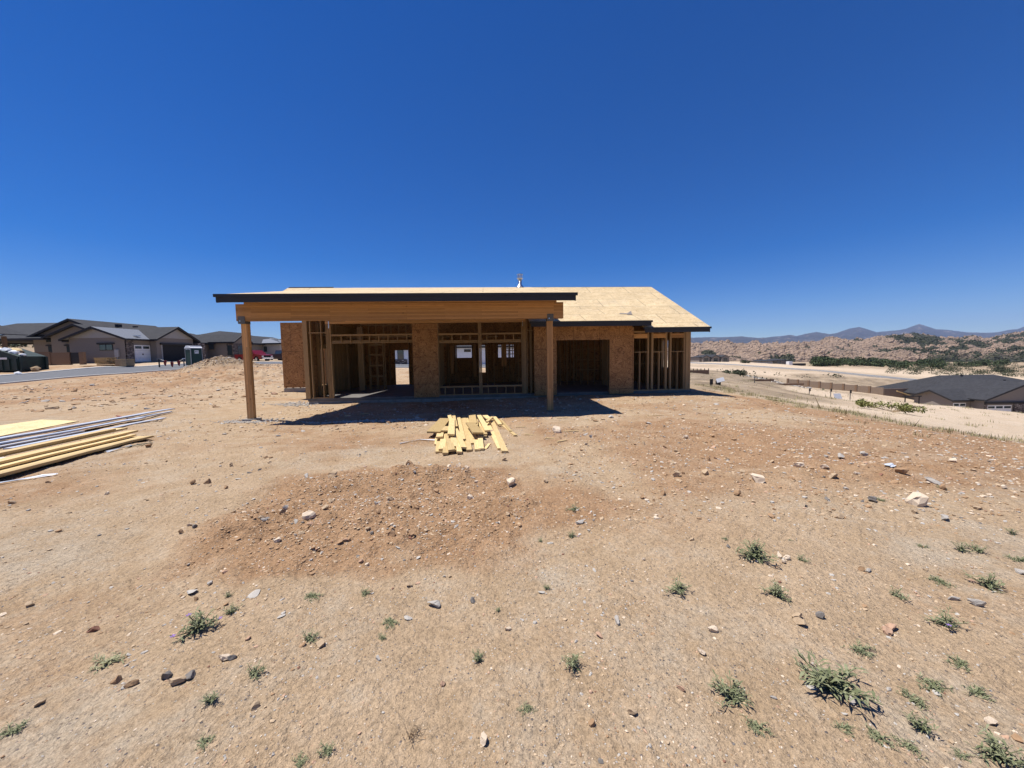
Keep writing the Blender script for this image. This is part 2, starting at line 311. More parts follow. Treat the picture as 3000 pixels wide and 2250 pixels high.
def height(x,y):
    x=np.asarray(x,float); y=np.asarray(y,float)
    z=base(x,y); r=np.hypot(x,y); u,v=huv(x,y)
    near=1-sst(40,90,r)
    q=np.ones_like(z)
    for pts,wd in ROADS: q=np.minimum(q,sst(wd+.4,wd+2.5,segd(x,y,pts)))
    mm=np.clip(moundmask(x,y),0,1)
    rough=.55+.5*sst(-.2,.5,pn(x*.45,y*.45,50))+1.2*mm
    d=.045*fbm(x*.5,y*.5,3,1)+rough*(.013*fbm(x*1.9,y*1.9,3,11)+.0065*fbm(x*8,y*8,3,21,.6)*near)
    d=d+.8*mound(x,y)*(1+.5*fbm(x*3,y*3,3,31))+.022*mm*np.clip(fbm(x*6,y*6,3,33),-.3,1)
    # red ridge on the right of the lot, tyre chevrons, scarp erosion on the left bank
    d=d+.05*np.exp(-((y-(4.6+.12*(x-2)))/.35)**2)*sst(1.2,2.2,x)*(1-sst(5.5,7.5,x))*(1+fbm(x*2,y*2,3,35))
    d=d+.05*np.exp(-((y-(7.3+.1*(x-2)))/.6)**2)*sst(2,4,x)*(1-sst(9,11,x))*(1+fbm(x*2,y*2,3,36))
    tr=np.exp(-((x+.17)/.33)**6-((y-3.56)/.13)**4); d=d+.013*tr*np.sin((x-np.abs(y-3.56)*1.2)*2*np.pi/.11)
    for x0_,y0_,sl_,cv_,a_ in ((-1,6.1,.05,.010,.012),(-1,6.75,.05,.010,.012),(1,2.95,.10,.012,.008),(1,3.28,.10,.012,.008),(-4,8.6,.08,-.01,.015),(-4,9.5,.08,-.01,.015),(-5,3.0,.45,0,.007)):
        c_=y-(y0_+sl_*(x-x0_)+cv_*(x-x0_)**2); b_=np.exp(-(c_/.16)**4)*sst(-.35,.15,pn(x*.7,y*.7,44)); d=d+a_*b_*(np.sin((x-np.abs(c_)*1.1)*2*np.pi/.13)*.55-.8)
    bank=sst(20,25,-x)*0+np.exp(-((x+25)/9)**2-((y-33)/7)**2); d=d+bank*.38*np.abs(fbm((x+y*.4)*.9,(y-x*.3)*.22,3,41))
    far=sst(60,200,r); d=d+far*.8*fbm(x*.02,y*.02,4,61)*(1-sst(0,60,-x)*.5)
    z=z+d*q-.07*(1-q)
    # gravel heap by the road
    ph=np.hypot((x+30.9)/4.2,(y-40)/3.0); z=z+1.25*np.clip(1-ph,0,1)**.9*(1+.12*fbm(x*1.2,y*1.2,3,71))
    inside=(sst(-8.4,-7.9,u)*(1-sst(9.7,10.2,u))*sst(17.2,17.7,v)*(1-sst(26,26.6,v)))
    z=z*(1-inside)+np.minimum(z,-.45)*inside
    return z
def hz(x,y): return float(height(np.array([x]),np.array([y]))[0])
def ground():
    a=np.concatenate([np.linspace(-61,61,1060),np.linspace(61,299,90)[1:-1]]); a=np.radians(a)
    r=np.concatenate([[.02,.3,.6],np.geomspace(.8,1.1,14)[:-1],np.geomspace(1.1,42,600),np.geomspace(42,2500,150)[1:]])
    Rr,Aa=np.meshgrid(r,a,indexing='ij'); X=Rr*np.sin(Aa); Y=Rr*np.cos(Aa); Z=height(X,Y)
    n=len(a); k=len(r); i=np.arange(k-1)[:,None]*n; j=np.arange(n)[None]; j2=(j+1)%n
    F=np.stack([i+j,i+j2,i+n+j2,i+n+j],-1).reshape(-1,4)[:,::-1]
    x,y=X.ravel(),Y.ravel(); rr=np.hypot(x,y); nz=fbm(x*.25,y*.25,4,81)
    org=.12+.16*sst(2.4,4.5,y)+np.clip(moundmask(x,y),0,1)*.95
    pad=sst(5.5,8.5,y+1.2*nz+.1*np.abs(x))*(1-sst(10.2,11.5,x+nz))*sst(-9,-6,x)*(1-sst(19,22,y)); org=np.maximum(org,pad*(.50+.2*nz))
    rgt=sst(.8,2.2,x)*(1-sst(9.7,10.8,x+.5*nz))*sst(3.3,4.3,y-.05*x+.5*nz)*(1-sst(9,11,y)); org=np.maximum(org,rgt*(.80+.3*nz))
    crest=np.exp(-((x-10)/1.3)**2)*sst(3,6,y)*(1-sst(20,22,y)); org=np.maximum(org,crest*.85)
    lf=sst(14,24,-x)*sst(10,20,y)*(1-sst(44,50,y)); org=np.maximum(org,lf*(.62+.35*nz))
    pale=sst(11,13,x+nz)*(1-sst(250,420,rr))*(.75+.2*nz); pale=np.maximum(pale,sst(43,47,y)*.35*(1-sst(80,120,rr)))
    # scrubby banks between the graded lots
    bk=np.maximum.reduce([np.exp(-((y-73-.1*(x-40))/9.)**2)*sst(25,30,x)*(1-sst(66,80,x)),np.exp(-((rr-118-8*nz)/9.)**2)*sst(45,55,x)*.8,np.exp(-((rr-185)/22.)**2)*sst(50,60,x)*(.6-.5*sst(150,190,x)),sst(240,330,rr)*sst(-20,40,x)*.75])
    an=x/np.maximum(y,.1); bk=np.maximum.reduce([bk*.7,sst(.40,.48,an)*(1-sst(.70,.80,an))*sst(34,42,y)*(1-sst(.70,.76,an)*(1-sst(58,66,y)))*(1-sst(100,115,y)),sst(.42,.5,an)*(1-sst(.8,1.0,an))*sst(19,24,y)*(1-sst(38,46,y))*.8,sst(.70,.78,an)*(1-sst(1.1,1.2,an))*sst(93,97,y)*(1-sst(118,127,y))*.9])
    bk=np.maximum(bk,sst(90,130,rr)*sst(0,30,-x)*.8); bk=bk*(.8+.6*nz)
    bk=np.maximum(bk,.75*np.clip(1.25-np.hypot((x+30.6)/4.6,(y-40)/3.0),0,1)); org=org*(1-np.clip(1.2-np.hypot((x+30.6)/4.6,(y-40)/3.0),0,1))
    edge=np.exp(-((x-12.3-.15*(y-12))/1.0)**2)*sst(5,8,y)*(1-sst(24,30,y))*.45
    g=np.clip(np.maximum(bk,edge),0,1); pale=np.clip(pale*(1-g),0,1)
    col=np.stack([np.clip(org,0,1)*(1-sst(11,12.5,x))*(1-sst(60,90,rr)),pale,g,np.ones_like(g)],-1)
    o=npmesh('ground',np.stack([x,y,Z.ravel()],-1),F,[M['dirt']],col); tag(o,kind='structure'); return o
ground()
def ribbon(name,pts,off0,off1,zo,mat,step=1.,thick=.12):
    P=[Vector((*p,0)) for p in pts]; 
    # smooth centre line
    for _ in range(3):
        Q=[P[0]]
        for a,b in zip(P[:-1],P[1:]): Q+=[a.lerp(b,.25),a.lerp(b,.75)]
        P=Q+[P[-1]]
    mb=MB(); n=5; rows=[]
    for i,p in enumerate(P):
        d=(P[min(i+1,len(P)-1)]-P[max(i-1,0)]).normalized(); nn=Vector((-d.y,d.x,0))
        rows.append([(p+nn*(off0+(off1-off0)*k/(n-1))) for k in range(n)])
    X=np.array([[q.x for q in r_] for r_ in rows]); Y=np.array([[q.y for q in r_] for r_ in rows]); Z=base(X,Y)+zo
    b=0
    for i in range(len(P)):
        for k in range(n): mb.v.append(Vector((X[i,k],Y[i,k],Z[i,k])))
    for i in range(len(P)-1):
        for k in range(n-1): mb.face([i*n+k,(i+1)*n+k,(i+1)*n+k+1,i*n+k+1][::-1],[(0,0)]*4)
    for k in (0,n-1):
        for i in range(len(P)-1):
            a,c=mb.v[i*n+k],mb.v[(i+1)*n+k]; mb.poly([a,c,c-Vector((0,0,thick)),a-Vector((0,0,thick))])
    o=mb.build(name,mat); tag(o,kind='structure'); return o
ribbon('road',ROADS[0][0],-4,4,.0,M['asphalt']); ribbon('kerb',ROADS[0][0],4.0,4.75,.05,M['kerb'],thick=.2); ribbon('kerb',ROADS[0][0],-4.35,-4.0,.03,M['kerb'],thick=.2)
ribbon('road',ROADS[1][0],-3,3,.15,M['asphalt'],thick=.4); ribbon('kerb',ROADS[1][0],3,4.2,.25,M['kerb'],thick=.5); ribbon('kerb',ROADS[1][0],-3.8,-3,.3,M['kerb'],thick=.5)
# ---------------------------------------------------------------- the house under construction (local frame turned 4 degrees)
HO=(0,17,-.45)
ox,oy=hxy(0,17)
H=empty('house_under_construction',(ox,oy,-.45),R(4),'unfinished timber framed house with bare OSB roof and deep covered patio','house')
def hb(name,mat,*boxes,parent=None,kind=None,label=None):
    mb=MB()
    for b in boxes: mb.box(*b)
    o=mb.build(name,mat,parent or H,HO)
    if kind: o['kind']=kind
    if label: o['label']=label
    return o
sld=hb('slab',M['slab'],(-7.9,9.75,17.2,25.2,-.27,-.14))
hb('stem_wall',M['conc'],(-7.88,-3.3,17.23,25.17,-.7,-.27),(-3.3,9.72,17.23,25.17,-.7,-.27))
hb('stem_wall',M['conc'],(-11.75,-7.92,22.72,23,-.7,-.06))
F0=-.14; TA=3.28; VA=17.2
STUDS=[]
def st(u0,u1,v,z0,z1,dv=.14,name='stud'): STUDS.append(1); return hb(name,M['stud'],(u0,u1,v,v+dv,z0,z1))
# wall A: corner panel, open bay, bundle
hb('corner_post',M['stud'],(-7.97,-7.78,VA-.02,VA+.14,F0,3.40))
for u in (-7.66,-7.20): st(u-.02,u+.02,VA,F0+.04,3.26)
st(-7.74,-7.00,VA,F0,F0+.04,name='bottom_plate')
hb('blocking',M['stud'],(-7.74,-7.0,VA+.01,VA+.13,2.74,2.78))
for i in range(4): st(-6.99+.055*i,-6.95+.055*i,VA,F0,3.26)
hb('strap',M['galv'],(-6.86,-6.83,VA-.012,VA-.004,2.95,3.26))
# patio door bay: header, transom, cripples
hb('header',M['fir'],(-7.0,1.87,VA-.01,VA+.14,3.14,3.40))
hb('top_plate',M['stud'],(-7.97,2.2,VA-.012,VA+.145,3.403,3.48))
def crib(u0,u1,z0,z1,n,first=None,bot=True):
    hb('sill_plate',M['stud'],(u0,u1,VA,VA+.14,z1-.075,z1)); hb('sill_plate',M['stud'],(u0,u1,VA,VA+.14,z0,z0+.04))
    if bot: hb('header',M['stud'],(u0,u1,VA+.06,VA+.13,z0+.042,z0+.13))
    for i in range(n):
        u=u0+(first or .4)+.4064*i
        if u<u1-.05: hb('cripple_stud',M['stud'],(u-.019,u+.019,VA+.002,VA+.055 if bot else VA+.138,z0+.042,z1-.077))
crib(-6.77,-3.24,2.28,2.68,9,.43)
hb('osb_panel',M['osbwall'],(-3.24,-2.12,VA-.025,VA-.013,F0-.06,3.12)); 
for u in (-3.22,-3.17,-2.18,-2.13): st(u,u+.04,VA,F0,3.14)
# window bays
for i in range(3): st(-.30+.052*i,-.258+.052*i,VA-.01,F0,3.14)
crib(-2.09,-.31,2.23,2.67,5,.2); crib(-.14,1.66,2.23,2.67,5,.23)
crib(-2.09,-.31,F0,.28,5,.24,False); crib(-.14,1.66,F0,.28,5,.25,False)
for i in range(4): st(1.67+.052*i,1.71+.052*i,VA,F0,3.14)
hb('strap',M['galv'],(1.72,1.74,VA-.012,VA-.004,2.95,3.2))
# recess between wall A and wall B
st(1.90,1.94,VA+.02,F0,3.4); st(2.06,2.16,VA+.1,F0,3.4); hb('blocking',M['stud'],(1.9,2.2,VA+.02,VA+.16,2.74,2.78)); hb('osb_panel',M['osbwall'],(1.85,2.3,VA+.45,VA+.462,F0,3.4))
# wall B
VB=17.0
mb=MB(); mb.box(2.22,3.25,VB-.012,VB,F0-.08,2.99); mb.box(3.25,5.72,VB-.012,VB,2.28,2.99); 
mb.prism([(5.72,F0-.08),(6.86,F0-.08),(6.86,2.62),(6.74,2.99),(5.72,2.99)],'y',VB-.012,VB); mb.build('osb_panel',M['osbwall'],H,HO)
for u in (2.24,2.6,3.0,3.2,3.25-.04,5.73,5.78,6.2,6.6,6.82): st(u,u+.04,VB+.002,F0,2.75)
hb('header',M['stud'],(3.25,5.72,VB+.002,VB+.14,2.29,2.5)); hb('top_plate',M['stud'],(2.22,6.86,VB+.002,VB+.14,2.76,2.84))
# wall C
VC=17.3; hb('bottom_plate',M['stud'],(6.88,9.75,VC,VC+.14,F0,F0+.04)); hb('top_plate',M['stud'],(6.88,9.75,VC,VC+.14,2.60,2.68))
for a,b in ((6.93,7.64),(7.93,8.52),(8.82,9.42)):
    for x0,x1 in ((a-.085,a-.045),(a-.04,a),(b,b+.04),(b+.045,b+.085)): st(x0,x1,VC,F0+.04,2.6)
    hb('header',M['fir'],(a,b,VC,VC+.09,2.34,2.55)); hb('sill_plate',M['stud'],(a,b,VC,VC+.14,1.67,1.71))
    c=(a+b)/2; hb('cripple_stud',M['stud'],(c-.02,c+.02,VC,VC+.14,F0+.04,1.668)); hb('cripple_stud',M['stud'],(c-.02,c+.02,VC,VC+.14,2.552,2.6))
st(9.53,9.66,VC,F0+.04,2.6,.05); st(9.67,9.75,VC,F0+.04,2.6)
# right side wall with one slot of daylight, left side wall open near the front
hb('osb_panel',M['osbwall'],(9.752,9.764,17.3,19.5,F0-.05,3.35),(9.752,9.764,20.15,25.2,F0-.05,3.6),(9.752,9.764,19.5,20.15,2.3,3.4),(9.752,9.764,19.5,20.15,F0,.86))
NI=0; INT=MB()
def inner(u0,u1,v0,v1,z0,z1):
    INT.box(u0,u1,v0,v1,z0,z1)
for k in range(16): inner(9.6,9.74,17.9+.41*k,17.94+.41*k,F0,2.65)
for k in range(4): st(-7.9,-7.76,VA+.3+.4*k,F0,3.3,.04) if k in(0,3) else None
for v in (18.3,19.25):
    hb('stud',M['stud'],(-7.9,-7.76,v,v+.08,F0,3.3))
hb('header',M['stud'],(-7.9,-7.76,18.38,19.25,2.1,2.3)); hb('sill_plate',M['stud'],(-7.9,-7.76,18.38,19.25,.33,.37)); hb('cripple_stud',M['stud'],(-7.9,-7.76,18.8,18.84,F0,.33))
hb('sill_plate',M['stud'],(-7.9,-7.76,18.38,19.25,2.75,2.79))
hb('osb_panel',M['osbwall'],(-7.925,-7.912,19.25,25.2,F0-.05,3.8),(-7.925,-7.912,17.36,18.38,F0-.05,3.5),(-7.925,-7.912,18.38,19.25,F0-.05,.33),(-7.925,-7.912,18.38,19.25,2.1,3.5))
for k in range(14): inner(-7.9,-7.76,19.6+.41*k,19.64+.41*k,F0,3.4)
# garage wing wall, far left
hb('osb_panel',M['osbwall'],(-11.75,-7.95,22.72,22.735,-.03,3.74)); 
for k in range(5): inner(-11.7+.41*k,-11.66+.41*k,22.74,22.86,-.06,3.6)
# rear wall with door and windows
VR=25.0
rw=MB()
def holes(us,u0,u1,z0,z1,hs):
    us=sorted({u0,u1,*[a for h in hs for a in h[:2]]})
    for a,b in zip(us[:-1],us[1:]):
        zz=[z0]; 
        for h in hs:
            if h[0]<=a+1e-6 and h[1]>=b-1e-6: rw.box(a,b,VR,VR+.012,zz[-1],h[2]) if h[2]>zz[-1] else None; zz.append(h[3])
        rw.box(a,b,VR,VR+.012,zz[-1],z1)
holes(None,-7.9,9.75,F0,3.9,[(-5.85,-4.95,F0-.0,2.1),(-1.93,-.85,1.54,2.36),(-.45,.0,.55,2.36),(.86,1.9,1.52,2.36)])
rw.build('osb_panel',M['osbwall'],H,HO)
for k in range(43):
    u=-7.85+.41*k
    if not(-5.85<u<-4.98 or -1.9<u<-1.7 or -1.4<u<-.9 or -.45<u<0): inner(u,u+.04,VR-.14,VR-.002,F0,3.2)
# interior partitions
def part(v,u0,u1,top=2.75,skip=()):
    inner(u0,u1,v,v+.09,top,top+.08); k=0
    while u0+.41*k<u1:
        u=u0+.41*k; k+=1
        if any(a<u<b for a,b in skip): continue
        inner(u,u+.04,v,v+.09,F0,top)
part(21.6,-7.7,-2.7,2.75,[(-7.65,-6.95),(-5.3,-3.9)])
for u in (-7.7,-6.97): inner(u,u+.09,21.55,21.7,F0,2.3)
inner(-7.7,-6.88,21.55,21.65,2.12,2.16)
for u in (-6.86,-6.76,-6.66): inner(u,u+.09,20.9,21.0,F0,3.3)
for z in (.55,1.15,1.75,2.3): inner(-6.5,-5.72,21.5,21.54,z,z+.09)
for u in (-6.5,-6.1,-5.72): inner(u,u+.04,21.5,21.59,F0,2.75)
for k in range(9): inner(-6.9+.41*k,-6.86+.41*k,21.6,21.7,2.83,3.5)
inner(-7,-3.3,21.6,21.7,3.42,3.46)
part(22.5,-2.6,-2.0); part(22.9,.1,.8); part(21.8,1.9,6.8,2.6); part(20.6,7.0,9.6,2.6,[(7.9,8.3)])
for v in np.arange(17.7,21.6,.41): inner(6.75,6.84,v,v+.04,F0,2.7); inner(2.3,2.39,v,v+.04,F0,2.9)
for v in np.arange(19.2,24.8,.41): inner(-2.75,-2.66,v,v+.04,F0,3.0)
for z in (.7,1.3,1.9): inner(5.2,6.5,21.6,21.7,z,z+.05)
for u in (-1.98,-1.9,-.8,-.7): inner(u,u+.06,24.7,24.84,.6,2.4)
inner(6.9,9.5,19.9,19.99,1.05,1.11)
hb('porch_column',M['fir'],(1.05,1.38,24.3,24.55,.95,2.37)); hb('porch_column',M['fir'],(-.78,-.58,24.0,24.2,.3,2.4)); hb('porch_column',M['fir'],(-2.2,-2.0,24.0,24.2,.55,2.3))
for u in (1.5,1.62,1.78): inner(u,u+.05,24.9,24.96,1.5,2.36)
for z in (1.72,1.95,2.1): inner(1.42,1.9,24.9,24.96,z,z+.05)
o=INT.build('stud',M['stud'],H,HO); o['kind']='stuff'
# posts and patio beam
def patio_post(u,base,pier):
    p=hb('post',M['fir'],(u-.095,u+.095,12.05,12.19,base,2.78)); hb('post_cap',M['steel'],(u-.1,u+.1,11.925,12.2,2.70,2.92),parent=p)
    c=MB(); c.tube([(u-.04,11.915,2.78),(u-.04,11.93,2.78)],.018,8); c.build('bolt',M['galv'],p,HO)
    if pier: hb('pier',M['conc'],(u-.19,u+.19,11.95,12.3,base-.3,base),parent=p)
    else: hb('post_base',M['steel'],(u-.1,u+.1,12.04,12.2,base-.05,base),parent=p)
patio_post(-7.28,-.205,True); patio_post(2.09,-.19,False)
hb('patio_beam',M['fir'],(-7.43,2.51,11.94,12.10,2.78,3.285))
hb('patio_beam',M['fir'],(-7.2,2.3,11.96,12.05,3.287,3.36))
for o_ in H.children:
    if o_.name.startswith('post_cap'): pass
# roof decks
def deck(name,u0,u1,v0,v1,z0,z1,th=.03,mat=None,off=0):
    mb=MB(); mb.prism([(v0,z0),(v0,z0-th),(v1,z1-th),(v1,z1)],'x',u0,u1); return mb.build(name,mat or M['osbroof'],H,HO)
RV,RZ=22.0,5.57; sE=(RZ-3.42)/(RV-11.0); sC=(RZ-2.75)/(RV-16.0)
e=deck('patio_roof_deck',-7.35,2.72,11.0,RV,3.42,RZ)
mn=deck('main_roof_deck',6.93,9.92,16.0,RV-.0,2.75,RZ-.01); deck('main_roof_deck',2.3,6.928,17.4,RV,2.75+1.4*sC,RZ-.01)
deck('rear_roof_deck',-10.85,9.92,RV+.002,27.2,RZ,RZ-5.2*.42)
deck('left_roof_deck',-10.85,-7.36,19.2,RV,RZ-2.8*sC,RZ-.002)
sB=.33; xb=(3.02-2.70)/(sC-sB)
deck('low_roof_deck',1.9,7.24,15.9,15.9+xb+.15,3.04,3.04+sB*(xb+.15),.03)
def fas(u0,u1,v,z1,dz=.2,name='fascia'):
    o=hb(name,M['black'],(u0,u1,v-.04,v-.002,z1-.032-.19,z1-.08)); hb('drip_board',M['black'],(u0-.05,u1+.05,v-.065,v-.003,z1-.079,z1+.002),parent=o)
fas(-7.32,2.68,11.0,3.42); fas(6.95,9.88,16.0,2.75); fas(1.95,7.18,15.9,3.04)
def rake(u0,u1,v0,v1,z0,z1):
    mb=MB(); mb.prism([(v0,z0-.02),(v0,z0-.21),(v1,z1-.21),(v1,z1-.02)],'x',u0,u1); mb.build('rake_board',M['black'],H,HO)
rake(-7.33,-7.3,11.0,RV,3.40,RZ-.02); rake(2.66,2.69,11.0,RV,3.40,RZ-.02); rake(9.86,9.9,16,RV,2.73,RZ-.02); rake(-10.84,-10.8,19.2,RV,RZ-2.8*sC-.02,RZ-.02); rake(7.15,7.18,15.9,15.9+xb,3.02,3.02+sB*xb)
hb('fascia',M['black'],(-10.8,-8.4,RV+.02,RV+.06,RZ+.0,RZ+.05))
# rafters of the patio roof, eave rafters
for k in range(17):
    u=-7.2+.61*k; mb=MB(); mb.prism([(11.05,3.375),(11.05,3.26),(11.94,3.375),(12.1,3.365),(17.2,4.39),(17.2,4.56),],'x',u-.02,u+.02); mb.build('rafter',M['stud'],H,HO)
for k in range(5):
    u=7.3+.61*k; mb=MB(); mb.prism([(16.05,2.735),(16.05,2.6),(17.3,3.18),(17.3,3.33)],'x',u-.02,u+.02); mb.build('rafter',M['stud'],H,HO)
hb('soffit_blocking',M['shadedark'],(2.3,9.7,17.9,17.93,2.95,3.55)); hb('gable_sheathing',M['osbwall'],(-7.3,2.6,17.36,17.372,3.49,4.55))  # blocking sheet wears the painted-in shade colour instead of wood
# flue, felt scrap
fl=MB(); fl.lathe([(.24,0),(.23,.02),(.135,.14),(.11,.18),(.10,.19),(.10,.52)],16,(1.99,20.9,5.33)); fl=fl.build('flue',M['galv'],H,HO,True)
c=MB(); c.lathe([(.165,.49),(.17,.52),(.13,.53),(.13,.70),(.17,.71),(.165,.745)],16,(1.99,20.9,5.33))
for k in range(4):
    a=.6+k*math.pi/2; c.box(1.99+.15*math.cos(a)-.02,1.99+.15*math.cos(a)+.02,20.9+.15*math.sin(a)-.02,20.9+.15*math.sin(a)+.02,5.84,6.04)
c.build('flue_cap',M['galv'],fl)
bpy.context.view_layer.update()
for o_ in fl.children: o_.location=-Vector(HO)
def quadon(u,v): return 3.04+sB*(v-15.9)+.02
mb=MB(); mb.poly([(6.5,17.0,quadon(6,17.0)),(6.75,16.95,quadon(6,16.95)),(6.8,17.2,quadon(6,17.2)+.12),(6.6,17.15,quadon(6,17.15)+.03)]); mb.poly([(6.2,17.15,quadon(6,17.15)),(6.6,17.1,quadon(6,17.1)),(6.65,17.2,quadon(6,17.2)+.01),(6.3,17.25,quadon(6,17.25)+.01)]); mb.build('felt_scrap',M['felt'],H,HO)
# ---------------------------------------------------------------- loose timber in front of the house
PLANKS=[(-1.67,7.82,-1.8,9.95,.28,.14),(-1.33,6.67,-1.51,7.66,.14,.03),(-1.51,7.2,-1.7,8.28,.04,.03),(-1.48,7.47,-1.57,8.08,.14,.12),(-1.43,7.9,-1.46,8.51,.19,.15),(-1.29,6.7,-1.48,7.99,.12,.08),(-1.17,6.38,-1.47,8.38,.1,.06),(-1.07,6.44,-1.4,7.93,.12,.09),(-1.23,7.39,-1.58,9.72,.14,.17),(-1.05,6.75,-1.23,7.6,.11,.1),(-1.02,6.66,-1.24,7.84,.1,.05),(-.92,6.36,-1.33,8.51,.09,.06),(-.89,6.68,-1.31,8.5,.1,.09),(-1.34,8.75,-1.8,11.3,.09,.12),(-1.56,9.42,-1.9,11.1,.1,.14),(-.99,7.41,-1.62,11.1,.09,.06),(-.86,6.85,-1.54,11.1,.1,.04),(-.78,6.59,-1.47,11.2,.1,.05),(-.77,7.15,-1.42,11.3,.1,.04),(-.7,7.51,-1.01,8.89,.22,.16),(-.96,9.04,-1.22,11.2,.19,.12),(-.63,6.58,-1.05,10.04,.1,.04),(-.57,6.62,-.75,8.38,.1,.04),(-.59,7.72,-.87,9.88,.1,.05),(-.58,7.76,-.74,8.79,.1,.08),(-.54,7.95,-1.02,11.07,.12,.12),(-.85,8.8,-.98,10.13,.06,.11),(-.23,6.65,-.69,9.91,.1,.04),(-.14,6.37,-.58,10.3,.11,.04),(-.63,9.99,-.81,10.76,.14,.12),(-.65,9.29,-.56,10.23,.07,.15),(-.31,9.25,-.58,11.09,.1,.07),(-.04,8.31,-.32,10.24,.06,.04),(.06,7.9,-.26,9.34,.07,.04),(-.51,6.76,-.46,7.22,.05,.02),(-.29,9.2,-.39,10.34,.09,.03),(-1.18,6.81,-1.65,8.93,.1,.03),(-.77,7.53,-1.01,8.78,.12,.03)]
PL={0:'wide tan board leaning out of the left side of the lumber heap',2:'thin sliver of lumber at the far left foot of the heap',3:'short lumber block lying on top near the left of the heap',4:'square cut off board piece on top of the heap beside the wide left board',8:'long board lying on top of the heap in its left half',19:'wide brown plank lying diagonally on top of the middle of the heap',20:'wide pinkish plank at the far middle of the lumber heap',27:'inner one of two long boards splayed out to the right of the heap',28:'longest board splayed out to the right, ending nearest the camera',29:'short crosswise block on the far right of the lumber heap',31:'short board resting askew near the far right of the heap',32:'inner thin board slanting off the right edge of the heap',33:'outermost thin board slanting off the right edge of the heap',34:'small loose offcut lying on dirt between heap and splayed boards',25:'twisted long board propped over others right of the heap middle',13:'board sticking up highest at the far left of the heap',1:'short wide board at the front left foot of the heap',26:'thin board on edge propped in the right half of the heap',12:'board ending at the front middle of the heap, tilted rightwards',5:'board second from the left along the front edge of the heap',6:'board poking nearest the camera at the front left of the heap',7:'board right of the one poking nearest at the front left',9:'short board crossing over the front middle of the heap',10:'short board tucked low under the front middle of the heap',11:'slim board slanting to the front edge under the tilted one',14:'short upper board at the far left corner of the heap',15:'slim long board left of the three parallel long ones mid heap',16:'first of three parallel long boards in the heap middle from the left',17:'second of three parallel long boards in the heap middle',18:'third of three parallel long boards, its near end cut short',21:'long board left of two side by side right of middle',22:'board right of two side by side right of middle front',23:'board under the propped twisted one, right of middle',24:'short board between twisted board and brown plank',30:'short board on edge beneath the crosswise block at far right',35:'short board lying between the splayed boards and slanting boards',36:'board mostly buried beneath the left part of the heap',37:'board mostly buried beneath the wide brown plank'}
for i,(x0,y0,x1,y1,w_,h) in enumerate(PLANKS):
    z0=hz(x0,y0); z1=hz(x1,y1); hl=h+random.uniform(-.004,.004)
    a=Vector((x0,y0,max(z0,-.2)+hl)); b=Vector((x1,y1,max(z1,-.2)+hl)); 
    if (b-a).length>1.9: a.z+=-.0
    d=(b-a); L=d.length; d.normalize(); s_=d.cross(Vector((0,0,1))).normalized(); rollv=random.uniform(-.12,.12); s_=Matrix.Rotation(rollv,3,d)@s_; n_=s_.cross(d)
    th=.036 if w_>.05 else .022
    mb=MB(); mb.obox((a+b)/2-n_*th/2,s_*w_/2,d*L/2,n_*th/2)
    o=mb.build('lumber_board',M['pinedark'] if i in (0,20,19) else M['pine'],None,(a+b)/2)
    tag(o,PL.get(i,'yellow pine board jumbled in the lumber heap before the patio'),'board','boards in the lumber heap')
# left stacks
def longbox(name,mat,a,b,w_,th,lift=0,label=None,cat='board',group=None,sag=0,edge=False,cup=0):
    a=Vector(a);b=Vector(b); n=14; mb=MB(); d=(b-a).normalized(); s_=Vector((d.y,-d.x,0)).normalized()
    rows=[]
    for i in range(n+1):
        p=a.lerp(b,i/n); z=hz(p.x,p.y)*.25+(a.z if False else (hz(a.x,a.y)*(1-i/n)+hz(b.x,b.y)*i/n))*.75+lift
        q=Vector((p.x,p.y,z)); ww,tt=(w_,th)
        rows.append([q-s_*ww/2,q+s_*ww/2,q+s_*ww/2+Vector((0,0,tt)),q-s_*ww/2+Vector((0,0,tt))])
    for r_ in rows: mb.v+=r_
    L=(b-a).length
    for i in range(n):
        for k in range(4):
            k2=(k+1)%4; mb.face([i*4+k,i*4+k2,(i+1)*4+k2,(i+1)*4+k],[(L*i/n,k*.1),(L*i/n,k*.1+.1),(L*(i+1)/n,k*.1+.1),(L*(i+1)/n,k*.1)])
    mb.face([0,3,2,1],[(0,0),(0,th),(w_,th),(w_,0)]); e=n*4; mb.face([e,e+1,e+2,e+3],[(0,0),(w_,0),(w_,th),(0,th)])
    o=mb.build(name,mat,None,(a+b)/2); return tag(o,label,cat,group)
GT='grey trim boards on the ground at left'
for i,(a,b,w_,th,l,lab) in enumerate([((-10.55,5.4,0),(-12.68,13.9,0),.20,.03,.10,'grey trim board on top of the trim pile, reaching furthest back'),
 ((-10.75,5.6,0),(-12.3,12.2,0),.22,.03,.06,'grey trim board along the far side of the trim pile'),((-10.25,5.6,0),(-12.1,13.2,0),.09,.04,.03,'narrow dark grey trim board in the middle of the trim pile'),
 ((-10.15,5.4,0),(-11.6,11.7,0),.14,.03,.07,'grey trim board second from the near side of the trim pile'),((-9.95,7.3,0),(-11.25,12.0,0),.16,.025,.035,'grey trim board at the near side with its end on the dirt'),
 ((-9.95,5.5,0),(-11.0,9.5,0),.10,.03,.03,'short grey trim board under the near side of the trim pile')]):
    longbox('trim_board',M['trim'],a,b,w_,th,l,lab,'trim board',GT)
GT='long yellow boards on the ground at left'
